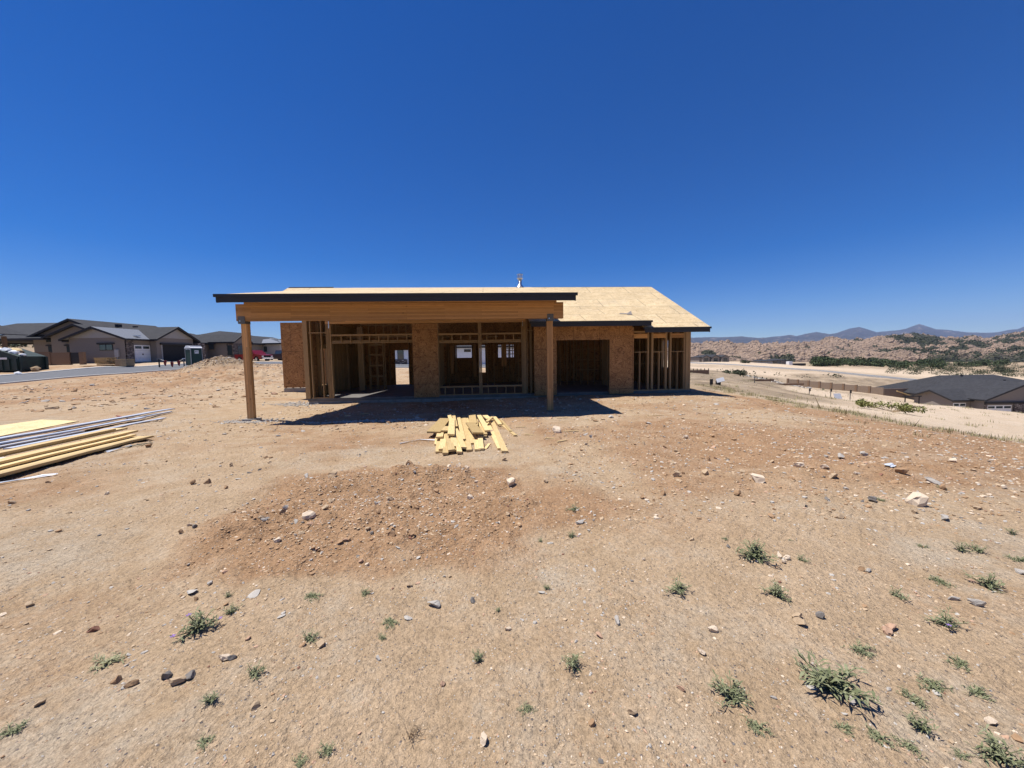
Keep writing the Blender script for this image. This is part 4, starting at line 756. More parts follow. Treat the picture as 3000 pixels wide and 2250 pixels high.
# ---------------------------------------------------------------- neighbouring houses (builders)
def root(name,x,y,z,label,cat,group=None,rz=0): return empty(name,(x,y,z),rz,label,cat,group)
class Part:
    def __init__(s,rt): s.rt=rt; s.off=rt.location.copy()
    def add(s,name,mat,fn,parent=None,label=None):
        mb=MB(); fn(mb); o=mb.build(name,mat,parent or s.rt,s.off)
        if label: o['label']=label
        return o
    def box(s,name,mat,*b,parent=None):
        if name!='trim':
            for q in b[1:]: s.add(name,mat,lambda m:m.box(*q),parent)
            b=b[:1]
        return s.add(name,mat,lambda m:[m.box(*q) for q in b],parent)
    def gable(s,axis,a0,a1,h0,h1,ze,zr,z0,wall,ov=.6,rm='shingle',wallname='wall',infill=None,end0=True,end1=True):
        # axis: the ridge's direction; h0..h1 the span across it
        hm=(h0+h1)/2; sl_=(zr-ze)/(hm-h0+0); th=.16; w0,w1=h0+ov,h1-ov; zw=ze+sl_*ov-.1
        s.add(wallname,M[wall],lambda m:m.prism([(w0,z0),(w1,z0),(w1,zw),(hm,zw+sl_*(hm-w0)),(w0,zw)] if axis=='y' else [(w0,z0),(w1,z0),(w1,zw),(hm,zw+sl_*(hm-w0)),(w0,zw)],axis,a0+ov,a1-ov))
        s.add('roof',M[rm],lambda m:m.prism([(h0,ze),(hm,zr),(h1,ze),(h1,ze-.06),(hm,zr-.06),(h0,ze-.06)],axis,a0,a1))
        def fas_(m,a,b): m.prism([(h0-.03,ze-.005),(hm,zr-.005+.02),(h1+.03,ze-.005),(h1+.03,ze-.27),(hm,zr-.27),(h0-.03,ze-.27)],axis,a,b)
        if end0: s.add('fascia',M['darkfascia'],lambda m:fas_(m,a0-.05,a0-.002))
        if end1: s.add('fascia',M['darkfascia'],lambda m:fas_(m,a1+.002,a1+.05))
        for h in (h0,h1):
            if axis=='y': s.add('gutter',M['darkfascia'],lambda m:m.box(h-.03,h+.03,a0,a1,ze-.25,ze-.065))
            else: s.add('gutter',M['darkfascia'],lambda m:m.box(a0,a1,h-.03,h+.03,ze-.25,ze-.065))
        if infill:
            side,mat=infill; a=(a0+ov-.02) if side==0 else (a1-ov+.02)
            aa,bb=(a,a+.015) if side==0 else (a-.015,a)
            s.add('gable_siding',M[mat],lambda m:m.prism([(w0,zw+.02),(w1,zw+.02),(hm,zw+sl_*(hm-w0)-.05)],axis,aa,bb))
    def hip(s,x0,x1,y0,y1,ze,zr,z0,wall,axis='x',rm='shingle',ov=.6,il=None,ir=None,wx0=None):
        s.box('wall',M[wall],(wx0 or x0+ov,x1-ov,y0+ov,y1-ov,z0,ze-.1))
        if axis=='x': k=(y1-y0)/2; A=(x0+(il if il is not None else k),(y0+y1)/2,zr); B=(x1-(ir if ir is not None else k),(y0+y1)/2,zr)
        else: k=(x1-x0)/2; A=((x0+x1)/2,y0+(il if il is not None else k),zr); B=((x0+x1)/2,y1-(ir if ir is not None else k),zr)
        c=[(x0,y0,ze),(x1,y0,ze),(x1,y1,ze),(x0,y1,ze)]
        def f(m):
            if axis=='x': m.poly([c[0],c[1],B,A]); m.poly([c[1],c[2],B]); m.poly([c[2],c[3],A,B]); m.poly([c[3],c[0],A])
            else: m.poly([c[0],c[1],A]); m.poly([c[1],c[2],B,A]); m.poly([c[2],c[3],B]); m.poly([c[3],c[0],A,B])
            m.poly([(p[0],p[1],p[2]-.06) for p in c][::-1])
            for i in range(4):
                j=(i+1)%4; m.poly([(c[i][0],c[i][1],ze-.06),(c[j][0],c[j][1],ze-.06),c[j],c[i]])
        s.add('roof',M[rm],f)
        s.box('fascia',M['darkfascia'],(x0,x1,y0-.03,y0-.002,ze-.28,ze-.01),(x0,x1,y1+.002,y1+.03,ze-.28,ze-.01),(x0-.03,x0-.002,y0,y1,ze-.28,ze-.01),(x1+.002,x1+.03,y0,y1,ze-.28,ze-.01))
    def window(s,x0,x1,y,z0,z1,n=1,head=True,shim=0):
        f=s.box('window',M['darkfascia'],(x0,x1,y-.06,y-.01,z0,z1)); w_=(x1-x0)/n
        for i in range(n): s.box('pane',M['glass'],(x0+w_*i+.06,x0+w_*(i+1)-.06,y-.075,y-.062,z0+.06,z1-.06),parent=f)
        if head: s.box('lintel',M['darkfascia'],(x0-.25,x1+.25,y-.14,y-.005,z1+.005,z1+.2),parent=f)
        return f
    def garage_x(s,x,y0,y1,z0,z1):   # door facing +x
        d=s.box('garage_door',M['white'],(x,x+.05,y0,y1,z0,z1)); n=max(2,round((y1-y0)/1.15)); w_=(y1-y0)/n
        for i in range(n): s.box('pane',M['glass'],(x+.052,x+.06,y0+w_*i+.12,y0+w_*(i+1)-.12,z1-.48,z1-.14),parent=d)
        s.box('trim',M['batten'],*[(x+.051,x+.056,y0,y1,z0+h,z0+h+.02) for h in (.5,1.0,1.5)],parent=d)
        s.box('handle',M['darkfascia'],(x+.06,x+.08,(y0+y1)/2-.08,(y0+y1)/2+.08,z0+.9,z0+1.1),parent=d)
    def garage_y(s,y,x0,x1,z0,z1):
        d=s.box('garage_door',M['white'],(x0,x1,y-.05,y,z0,z1)); n=max(2,round((x1-x0)/1.2)); w_=(x1-x0)/n
        for i in range(n): s.box('pane',M['glass'],(x0+w_*i+.12,x0+w_*(i+1)-.12,y-.062,y-.052,z1-.5,z1-.15),parent=d)
        s.box('trim',M['batten'],*[(x0,x1,y-.058,y-.052,z0+h,z0+h+.02) for h in (.5,1.0,1.5)],parent=d)
# grey house left of the street, gable ends to the camera, garage to the street
h=Part(root('house',-58,56,1.6,'large grey stucco house with stepped dark gables and a white garage door','house')); GZ=1.3
h.gable('y',54,67,-69.6,-56.4,5.3,7.95,GZ,'stucco')
h.hip(-84,-62,53.6,66,5.25,8.0,GZ,'stucco','x',wx0=-63)
h.gable('y',52,56,-64.6,-55.6,5.2,7.0,GZ,'stucco')
h.gable('y',48.9,56,-58.5,-49.9,4.72,6.3,GZ,'stucco',rm='seam',infill=(0,'batten'))
h.gable('x',-62,-49.0,52.2,59.5,4.75,6.7,GZ,'stucco',infill=(1,'batten'))
h.hip(-60,-50.2,58.5,70,4.6,6.4,GZ,'stucco','y')
h.window(-53.95,-52.2,49.5,3.2,4.0,2); h.window(-66.9,-65.3,54.6,2.4,4.1,2); h.window(-61.9,-60.0,52.6,1.9,4.0,2)
h.window(-67.1,-65.4,54.6,4.7,5.1,4,False); h.window(-62.2,-60.9,52.6,4.6,5.05,3,False)
h.box('stone_pier',M['stonev'],(-50.62,-50.35,49.5,50.35,GZ,4.55),(-50.62,-50.35,52.95,53.5,GZ,4.3)); h.garage_x(-50.49,50.5,52.7,1.66,3.9)
h.box('garage_shade_panel',M['shadedark'],(-49.62,-49.57,53.6,58.0,1.66,4.0)); h.box('lintel',M['darkfascia'],(-49.6,-49.35,53.3,58.4,4.0,4.25)); h.box('garage_trim',M['batten'],(-49.6,-49.53,53.45,53.6,1.66,4.0),(-49.6,-49.53,58.0,58.15,1.66,4.0))  # flat dark panel painted in for the shaded garage recess
h.box('stone_pier',M['stonev'],(-49.9,-49.0,59.0,60.4,GZ,4.4))
h.box('utility_box',M['batten'],(-51.9,-51.4,49.3,49.48,2.3,3.3),(-51.7,-51.62,49.36,49.46,1.6,2.3))
h.box('porch_post',M['darkfascia'],(-77.6,-77.1,52.9,53.4,GZ,5.0),(-83.6,-83.1,54,54.5,GZ,5.0))
h.box('roof_vent',M['darkfascia'],(-60.6,-60.1,58,58.6,7.0,7.45),(-59.9,-59.4,60,60.4,6.9,7.3)); h.box('skylight',M['galv'],(-74.5,-73.6,54.7,55.3,5.85,5.95),(-50.9,-50.5,50.9,51.6,5.12,5.22))
lw=root('courtyard_wall',-57,46.8,1.5,'low brown masonry courtyard wall with dark gate before the grey house','wall'); p=Part(lw)
p.box('wall',M['blockwall'],(-59.4,-57.2,46.7,46.9,1.2,3.05),(-57.3,-55.05,46.8,47.0,1.2,2.95)); p.box('pier',M['blockwall'],(-55.05,-54.85,46.75,47.05,1.2,2.97),(-53.65,-53.1,46.75,47.05,1.2,2.97)); p.box('gate',M['darkfascia'],(-54.83,-53.67,46.86,46.92,1.55,2.92))
# dark porch corner at the very left edge
q=Part(root('house',-72,45,1.6,'brown porch roof corner of a house at the far left edge','house'))
q.add('roof',M['shingle'],lambda m:m.prism([(-78,5.2),(-69,8.6),(-60,5.2),(-60,5.12),(-69,8.5),(-78,5.12)],'y',41,47)); q.add('fascia',M['blockwall'],lambda m:m.prism([(-78,5.19),(-69,8.58),(-60,5.19),(-60,4.95),(-69,8.3),(-78,4.95)],'y',40.9,40.99)); q.box('wall',M['stucco'],(-77,-67.5,41.5,46.5,GZ,5.0)); q.box('post',M['blockwall'],(-62.0,-61.7,46,46.3,GZ-.5,5.0))
# grey hip roofed house beyond
h=Part(root('house',-54,70,1.9,'grey stucco house with two small square windows and stone entry','house',None)); GZ=1.2
h.hip(-60.5,-47.3,63.4,82,4.75,7.1,GZ,'stucco','y',ov=.5); h.gable('x',-53,-46.0,62.7,67.2,4.75,6.1,GZ,'stucco',ov=.5); h.hip(-60,-50.6,62.0,72,4.6,6.3,GZ,'stucco','x')
h.window(-50.15,-49.3,62.6,3.5,4.35,1,True); h.window(-52.4,-51.5,62.6,3.5,4.35,1,True)
h.box('stone_entry',M['stonev'],(-47.6,-46.4,63.1,66.8,GZ,4.5)); h.add('window',M['glass'],lambda m:m.box(-46.39,-46.36,64.0,65.2,2.5,4.1)); h.add('window',M['glass'],lambda m:m.box(-47.45,-46.7,63.04,63.09,2.5,4.1))
h=Part(root('house',-47,76,2,'pale stucco house with light metal roof behind the parked trucks','house')); 
h.hip(-54.5,-44.0,72,84,4.85,6.1,GZ,'stuccolight','x','seam'); h.gable('x',-50,-42.6,76,84,4.9,6.0,GZ,'stucco'); h.window(-47.6,-47.0,72.6,3.2,4.2,1,False); h.window(-50.2,-49.4,72.6,3.4,4.3,1,False)
h.window(-44.0,-43.3,76.6,2.6,4.3,1,False)
h=Part(root('house',-62,90,2,'far dark long roof rising behind the pale stucco house','house')); h.gable('y',78,97,-69,-53.5,5.1,7.4,GZ,'stucco')
# house across the street seen through the frame
h=Part(root('house',-10,62,.5,'white house with dark window seen through the bare framing','house')); GZ=.1
h.gable('x',-22.5,5.5,58,70,3.2,5.2,GZ,'cream',ov=.5); h.box('stone_skirt',M['stonev'],(-22,-16.2,58.42,58.48,GZ,1.4)); h.window(-17.7,-16.75,58.5,1.3,3.0,1,False); h.window(-7.35,-6.3,58.5,2.35,2.75,1,False); h.window(0.6,1.5,58.5,1.6,2.6,1,False)
# neighbour with dark roof, lower on the right
h=Part(root('house',84,68,-9.7,'low neighbouring house with wide charcoal roof and white garage doors','house')); GZ=-10.3
h.hip(79.5,104,64,84,-7.0,-3.55,GZ,'stucco','x',il=5,ir=9); h.gable('x',74.0,86,62.6,69.8,-7.0,-5.55,GZ,'stucco'); h.gable('y',60.6,72,77.0,91.2,-6.75,-3.95,GZ,'stucco')
h.garage_y(63.2,74.75,76.9,-9.9,-7.55); h.garage_y(61.19,78.0,82.0,-9.9,-7.75); h.box('stone_pier',M['stonev'],(82.3,84.2,60.95,61.19,GZ,-7.5),(77.5,77.8,60.95,61.19,GZ,-7.5),(84.6,85.1,60.2,60.7,GZ,-8.6)); h.box('lintel',M['darkfascia'],(77.5,84.5,60.9,61.19,-7.5,-7.2))
for x,y,z,a,b in ((84,69,-5.2,.12,.5),(88,73.3,-3.9,.15,.5),(86,69,-5.25,.08,.8),(83.4,67.5,-5.8,.3,.2),(84.4,67.5,-5.8,.3,.2),(85.4,67.5,-5.8,.3,.2),(89.5,68,-4.6,.12,.5),(80.5,72.5,-6.3,.5,.15)): h.box('roof_vent',M['darkfascia'],(x-a,x+a,y-.1,y+.1,z-.3,z+b))
h=Part(root('house',98,60,-10,'edge of another charcoal roof at the right edge of the picture','house')); h.hip(85.8,108,54,64,-7.9,-5.6,GZ-1,'stucco','x')
# block wall with pilasters
bw=root('block_wall',71,84,-7,'tan block wall with dark pilasters stepping down to the right neighbour','wall'); p=Part(bw)
A=[(67.8,92,-5.15),(75.6,76,-6.15)]; n=8
for i in range(n):
    t0,t1=i/n,(i+1)/n; a=Vector((A[0][0]+(A[1][0]-A[0][0])*t0,A[0][1]+(A[1][1]-A[0][1])*t0,0)); b=Vector((A[0][0]+(A[1][0]-A[0][0])*t1,A[0][1]+(A[1][1]-A[0][1])*t1,0)); zt=A[0][2]+(A[1][2]-A[0][2])*t0
    c=(a+b)/2; d=(b-a)/2; nn=Vector((d.y,-d.x,0)).normalized()*.1
    p.add('wall_panel',M['block'],lambda m:m.obox((c.x,c.y,zt-1.3),d,nn,(0,0,1.3))); p.add('pilaster',M['blockwall'],lambda m:m.obox((a.x,a.y,zt-1.25),d.normalized()*.18,nn*2.2,(0,0,1.42)))
a=Vector((75.6,76,0)); p.add('wall_panel',M['block'],lambda m:m.box(75.6,80.5,75.9,76.1,-8.6,-6.25))
# small mesh-topped wall right of the house frame
mf=root('retaining_wall',30,60,-1.6,'short dark retaining wall with thin posts far behind the house corner','wall'); p=Part(mf)
p.box('wall',M['blockwall'],(26.5,31.5,59.9,60.1,-2.4,-1.12))
for k in range(9): p.box('post',M['darkfascia'],(26.6+.6*k,26.68+.6*k,59.95,60.05,-1.12,-.86))
# far houses
def farhouse(x0,x1,y,zb,lab,wall='stucco'):
    h=Part(root('house',(x0+x1)/2,y,zb,lab,'house')); 
    h.hip(x0,x1,y,y+13,zb+2.7,zb+4.3,zb-2,wall,'x')
    n=3
    for i in range(n):
        xc=x0+(x1-x0)*(.2+.3*i); h.gable('y',y-1.5,y+6,xc-2.4,xc+2.4,zb+2.6,zb+3.9,zb-2,wall,ov=.3)
        h.window(xc-1.2,xc+1.2,y-1.2,zb+.1,zb+2.2,1,False)
farhouse(114.5,134,230,-3.7,'far dark roofed house at the foot of the rocks, nearest the framing')
h=Part(root('house',160,228,-6.4,'far dark roofed house with a white block wing before the rocks','house')); h.hip(149,158,226,236,-3.8,-2.8,-8,'stuccolight','x'); h.hip(158.2,170,230,240,-3.6,-2.6,-8,'stucco','x'); h.box('wing',M['cream'],(166.5,168.6,225.5,228,-7,-4.3)); h.box('wing',M['darkfascia'],(169.7,177,226,229,-7,-5.6)); h.window(160,165,230.6,-6.3,-4.2,2,False)
# lot furniture on the right
sb=Part(root('sign_board',39.2,45,hz(39.2,45),'blank grey sign board standing on the graded lot at right','sign')); sb.add('board',M['signface'],lambda m:m.obox((39.25,45,-3.85),(.42,0,-.0),(0,.15,.30),(0,.02,-.01))); sb.box('leg',M['darkfascia'],(38.95,39.0,45.1,45.15,-4.6,-3.7)); sb.box('leg',M['darkfascia'],(39.5,39.55,45.1,45.15,-4.6,-3.7))
def stake(x,y,h_,label,head=True,nm='utility_stub',cat='utility stub',g=None):
    z=hz(x,y); r_=root(nm,x,y,z,label,cat,g); p=Part(r_); p.box('post',M['steel'],(x-.03,x+.03,y-.03,y+.03,z-.1,z+h_))
    if head: p.box('box',M['darkfascia'],(x-.1,x+.1,y-.08,y-.032,z+h_-.35,z+h_+.02))
stake(40.3,44.5,1.15,'tall utility stub right of the grey sign board'); stake(40.1,47,1.0,'utility stub just behind the grey sign board'); stake(37.8,47.5,.7,'short utility stub left of the grey sign board'); 
stake(13.5,25.4,.45,'small white topped stake by the corner of the framed house',True,'stake','stake'); stake(28.5,44,.8,'thin survey stake on the graded lot left of the sign board',False,'stake','stake')
z=hz(14.6,27); p=Part(root('utility_box',14.7,26.6,z,'tilted grey utility box lid beyond the framed house corner','utility box')); p.add('lid',M['signface'],lambda m:m.obox((14.8,26.6,z+.3),(.26,0,.06),(0,.1,.13),(0,.02,-.015))); p.box('base',M['darkfascia'],(14.6,14.9,26.7,26.85,z-.1,z+.25))
for (x0,x1,y,lab) in ((35.5,40.5,58,'near one of two rust brown steel beams lying on the graded lot'),(41.5,47.5,61,'far one of two rust brown steel beams lying on the graded lot')):
    z=hz((x0+x1)/2,y); mb=MB(); mb.box(x0,x1,y-.15,y+.15,z,z+.3); tag(mb.build('steel_beam',M['blockwall'],None,((x0+x1)/2,y,z)),lab,'beam','brown beams on the graded lot')
z=hz(60,56); p=Part(root('sawhorse',60,56,z,'dark sawhorse stand with planks before the charcoal roof','sawhorse')); z0=-6.5
p.box('top',M['darkfascia'],(58.6,61.4,55.9,56.1,z+1.05,z+1.2)); p.box('leg',M['darkfascia'],(58.9,59,55.9,56,z-.1,z+1.05)); p.box('leg',M['darkfascia'],(61,61.1,55.9,56,z-.1,z+1.05)); p.add('plank',M['pinedark'],lambda m:m.obox((59.2,56.2,z+1.5),(1.3,0,-.45),(0,.1,0),(0,0,.05)))
# ---------------------------------------------------------------- things along the street
z=hz(-52,40); gz=z
d_=Part(root('dumpster',-52.5,39.6,z,'dark green roll-off dumpster heaped with construction rubbish','dumpster'))
def fd_(m):
    m.prism([(-57.5,gz+.1),(-50.9,gz+.1),(-50.8,gz+1.55),(-53.4,gz+2.45),(-54.6,gz+2.35),(-57.5,gz+1.4)],'y',38.8,41.2)
body=d_.add('body',M['dumpgreen'],fd_); [d_.box('rib',M['dumpgreen'],(-57+.75*k,-56.88+.75*k,38.7,38.8,gz+.15,gz+1.3)) for k in range(9)]; d_.add('name_strip',M['white'],lambda m:m.box(-53.5,-51.8,38.68,38.7,gz+1.25,gz+1.45))
d_.box('end_frame',M['dumpgreen'],(-50.78,-50.6,38.85,39.05,gz,gz+1.55),(-50.78,-50.6,40.95,41.15,gz,gz+1.55))
for k,(x,y,mt,s) in enumerate([(-53.2,39.3,'white',.45),(-52.6,39.2,'plastic',.5),(-51.9,39.4,'white',.45),(-51.3,39.5,'card',.35),(-52.1,39.9,'card',.5),(-50.95,39.3,'plastic',.35),(-52.9,40.2,'pine',.5),(-54.2,39.5,'card',.5)]):
    V=rockverts(300+k,.5,PV,3)*s; me=bpy.data.meshes.new('rubbish'); me.from_pydata(V.tolist(),[],PF.tolist()); me.materials.append(M[mt]); o=bpy.data.objects.new('rubbish',me); C.objects.link(o); o.location=(x,y,gz+ (2.25 if x<-52.5 else 1.95 if x<-51.5 else 1.7)); tag(o,['white bag near the top of the dumpster heap','torn plastic sheet in the dumpster heap','white wrapping lying mid way on the dumpster heap','brown scrap hanging at the right end of the dumpster','crushed brown box in the middle of the dumpster heap','plastic film spilling over the right corner of the dumpster','piece of timber waste behind the white bag','brown board on the peak of the dumpster heap'][k],'rubbish','rubbish in the dumpster')
for k,(x,y,s,mt,lab) in enumerate([(-49.7,39.4,.55,'card','dark rubbish bag slumped at the right foot of the dumpster'),(-53.6,38.2,.35,'pine','orange brown scraps on the ground before the dumpster'),(-48.0,36.6,.35,'white','white bundle lying at the edge of the street')]):
    V=rockverts(330+k,.6,PV,3)*s; me=bpy.data.meshes.new('rubbish'); me.from_pydata(V.tolist(),[],PF.tolist()); me.materials.append(M[mt]); o=bpy.data.objects.new('rubbish',me); C.objects.link(o); o.location=(x,y,hz(x,y)+s*.4); tag(o,lab,'rubbish')
# pallets and crate
z=hz(-47,44)-.02
for k,(dx,dz,rz,lab) in enumerate([(-.1,0,.1,'lowest wooden pallet in the stack by the street'),(-.15,.17,-.05,'second wooden pallet from the ground in the stack'),(-.3,.34,.08,'third wooden pallet from the ground in the stack'),(-.35,.51,-.1,'fourth wooden pallet from the ground, just below the top two'),(-.3,.68,.05,'second wooden pallet from the top of the stack'),(-.4,.85,-.04,'topmost wooden pallet in the stack by the street')]):
    x,y=-47.3+dx,44.2; r_=root('pallet',x,y,z+dz,lab,'pallet','pallets stacked by the street',rz)
    for i in range(6): mb=MB(); mb.box(-.75+.27*i,-.75+.27*i+.15,-.55,.55,.13,.165); mb.build('slat',M['pine'],r_)
    for yy in (-.5,0,.45): mb=MB(); mb.box(-.75,.75,yy,yy+.05,.03,.128); mb.build('runner',M['pinedark'],r_)
r_=root('crate',-45.5,44.3,z,'brown cardboard crate beside the pallet stack','crate'); mb=MB(); mb.box(-.65,.65,-.5,.5,.02,.78); mb.build('box',M['card'],r_); mb=MB(); mb.box(-.67,.67,-.52,.52,.782,.82); mb.build('lid',M['pine'],r_); mb=MB(); mb.box(-.6,.6,-.45,.45,-.1,.018); mb.build('base',M['darkfascia'],r_)
mb=MB(); mb.obox((-48.6,43.2,hz(-48.6,43.2)+.05),(.7,.1,0),(-.03,.3,0),(0,0,.02)); tag(mb.build('board_scrap',M['pine'],None,(-48.6,43.2,z)),'pale board lying flat on the ground left of the pallets','board')
# portable toilet
r_=root('portable_toilet',-39.1,46.4,hz(-39.1,46.4),'dark green portable toilet with white domed roof beside the street','toilet',None,-.42)
def lb(name,mat,f,parent=r_): mb=MB(); f(mb); return mb.build(name,mat,parent)
lb('cabin',M['green'],lambda m:m.box(-.58,.58,-.58,.58,.08,2.08)); lb('base',M['darkfascia'],lambda m:m.box(-.62,.62,-.62,.62,0,.08))
[lb('corner_trim',M['batten'],lambda m:m.box(a-.03,a+.03,b-.03,b+.03,.08,2.08)) for a in(-.59,.59) for b in(-.59,.59)]
lb('roof',M['white'],lambda m:(m.prism([(-.64,2.082),(.64,2.082),(.64,2.17),(.4,2.33),(0,2.4),(-.4,2.33),(-.64,2.17)],'y',-.64,.64),[m.box(-.45+.28*k,-.39+.28*k,-.6,.6,2.34,2.42) for k in range(4)]))
dr=lb('door',M['green'],lambda m:m.box(.59,.62,-.42,.42,.12,1.98)); lb('sign',M['white'],lambda m:m.box(.622,.63,-.2,.22,1.45,1.85),dr); lb('sign_mark',M['green'],lambda m:[m.box(.631,.634,-.12+.14*k,-.06+.14*k,1.6,1.78) for k in range(2)],dr)
lb('name_strip',M['white'],lambda m:[m.box(-.45+.11*k,-.37+.11*k,-.6,-.585,1.93,2.02) for k in (0,1,2,4,5,7,8)])
# barricade line with red flags
z=hz(-41.2,44); r_=root('flag_line',-39.7,44.1,z,'sagging white rope with three red flags between short posts','barrier'); p=Part(r_)
p.box('post',M['darkfascia'],(-41.25,-41.15,43.95,44.05,z-.2,z+1.0)); p.box('post_cap',M['batten'],(-41.42,-40.98,43.9,44.1,z+1.0,z+1.05)); p.box('post',M['steel'],(-38.3,-38.22,43.9,44,z-.2,z+1.0)); p.box('post_cap',M['white'],(-38.4,-38.1,43.9,44,z+1.0,z+1.07))
p.add('rope',M['rope'],lambda m:m.tube([(-41.1,44,z+1.0),(-40.5,44,z+.78),(-39.7,44,z+.62),(-38.9,44,z+.74),(-38.25,44,z+1.0)],.03,5))
for x,zz_ in((-40.45,.78),(-39.65,.62),(-38.85,.75)): p.add('flag',M['redflag'],lambda m:m.prism([(x-.2,z+zz_),(x+.02,z+zz_+.08),(x+.2,z+zz_-.05),(x+.05,z+zz_-.6),(x-.12,z+zz_-.45)],'y',43.93,43.96))
# ---------------------------------------------------------------- pickup trucks
def pickup(x,y,z,rz,paint,lab,topper=False):
    r_=root('pickup_truck',x,y,z,lab,'pickup truck','trucks parked behind the gravel heap',rz)
    def a(name,mat,f,parent=r_): mb=MB(); f(mb); return mb.build(name,mat,parent)
    def arch(cx_): return [(cx_+.52*math.cos(t_),.38+.52*math.sin(t_)) for t_ in np.linspace(0,math.pi,9)]
    prof=[(-2.85,.45)]+arch(-1.8)[::-1]+arch(1.75)[::-1]+[(2.8,.45),(2.88,.6),(2.85,.95),(2.75,1.08),(1.35,1.2),(-2.85,1.2)]
    b=a('body',paint,lambda m:m.prism(prof,'y',-.97,.97)); bv=b.modifiers.new('bevel','BEVEL'); bv.width=.05; bv.segments=2
    c=a('cab',paint,lambda m:[m.poly(q) for q in _cab(-.72,1.55,-.95,.95)]); a('bed_shade_sheet',M['shadedark'],lambda m:m.box(-2.75,-.85,-.85,.85,1.19,1.205))  # dark sheet put on the solid bed for the shade inside it
    for s_ in(-1,1):
        f1=a('side_window',M['glass'],lambda m:m.poly([(-.55,s_*.935,1.28),(.25,s_*.935,1.28),(.25,s_*.80,1.72),(-.42,s_*.80,1.72)][::s_])); a('side_window',M['glass'],lambda m:m.poly([(.33,s_*.935,1.28),(1.15,s_*.935,1.28),(.70,s_*.80,1.72),(.33,s_*.80,1.72)][::s_]))
        for wx in(-1.8,1.75):
            w_=a('wheel',M['rubber'],lambda m:m.tube([(wx,s_*.72,.38),(wx,s_*.98,.38)],.38,18)); a('rim',M['chrome'],lambda m:m.tube([(wx,s_*.97,.38),(wx,s_*.995,.38)],.23,12),w_)
        a('headlight',M['white'],lambda m:m.box(2.82,2.875,s_*.75-.15,s_*.75+.15,.72,.92)); a('taillight',M['taillight'],lambda m:m.box(-2.875,-2.852,s_*.85-.1,s_*.85+.1,.75,1.1)); a('mirror',paint,lambda m:m.box(1.0,1.15,s_*1.08-.1,s_*1.08+.1,1.2,1.4))
    a('windscreen',M['glass'],lambda m:m.poly([(1.46,-.82,1.27),(1.46,.82,1.27),(.86,.72,1.74),(.86,-.72,1.74)])); a('rear_window',M['glass'],lambda m:m.poly([(-.70,.8,1.3),(-.70,-.8,1.3),(-.62,-.7,1.72),(-.62,.7,1.72)]))
    a('bumper',M['chrome'],lambda m:m.box(-3.0,-2.86,-.9,.9,.45,.68)); a('bumper',M['chrome'],lambda m:m.box(2.86,3.0,-.9,.9,.42,.64)); a('grille',M['shadedark'],lambda m:m.box(2.86,2.885,-.55,.55,.68,.95))
    if topper: a('topper',M['white'],lambda m:m.prism([(-2.8,1.206),(-.78,1.206),(-.78,1.75),(-2.6,1.78)],'y',-.85,.85))
def _cab(x0,x1,y0,y1):
    B=[(x0,y0,1.2),(x1,y0,1.2),(x1,y1,1.2),(x0,y1,1.2)]; T=[(x0+.1,y0+.17,1.8),(x1-.75,y0+.17,1.8),(x1-.75,y1-.17,1.8),(x0+.1,y1-.17,1.8)]
    return [T]+[[B[i],B[(i+1)%4],T[(i+1)%4],T[i]] for i in range(4)]
pickup(-40.7,59.5,1.36,-.32,M['redpaint'],'red pickup truck parked side on beyond the gravel heap'); pickup(-37.9,62.5,1.36,-.35,M['greypaint'],'dark grey pickup truck half hidden behind the garage wall')
# ---------------------------------------------------------------- far land: scrub, trees, granite hills, mountains
M['scrub']=leafmat('scrub_leaf',(.038,.048,.026),(.10,.105,.058)); M['tree']=leafmat('tree_leaf',(.028,.045,.018),(.085,.105,.045))
g2=np.random.default_rng(20)
B=[]
for _ in range(150):
    x=g2.uniform(-230,-120);y=g2.uniform(95,150); s=g2.uniform(1,2.2); B.append((x,y,hz(x,y)+s*.5,s,s,s*.8))
leafball('scrub',M['scrub'],B,12000,.32,21,'dark juniper scrub on the hillside behind the left houses','scrub','stuff')
B=[]
def pxp(px,d): return ((px-1500)/1100*d,d)
for _ in range(170):
    px=g2.uniform(2390,2960); d=g2.uniform(235,330); 
    if px>2750 and (d<290 or g2.random()<.6): continue
    if fbm(np.array([px*.012]),np.array([d*.03]),2,7)[0]<-.25: continue
    x,y=pxp(px,d); s=g2.uniform(2.2,4.2); B.append((x,y,hz(x,y)+s*.6,s*1.4,s*1.2,s*g2.uniform(.5,1.1)))
leafball('riverside_trees',M['tree'],B,26000,.5,22,'dark green belt of trees along the wash below the rocks','trees','stuff')
B=[]
for _ in range(260):
    px=g2.uniform(2600,3150); d=g2.uniform(150,420); x,y=pxp(px,d); s=g2.uniform(.8,2.4); B.append((x,y,hz(x,y)+s*.4,s*1.3,s*1.2,s*.8))
for _ in range(60):
    px=g2.uniform(2030,2500); d=g2.choice([85,118,240])+g2.uniform(-8,8); x,y=pxp(px,d); s=g2.uniform(.5,1.1); B.append((x,y,hz(x,y)+s*.3,s*1.3,s*1.2,s*.7))
leafball('scrub',M['scrub'],B,26000,.22,23,'grey green scrub dotted over the fields and banks at right','scrub','stuff')
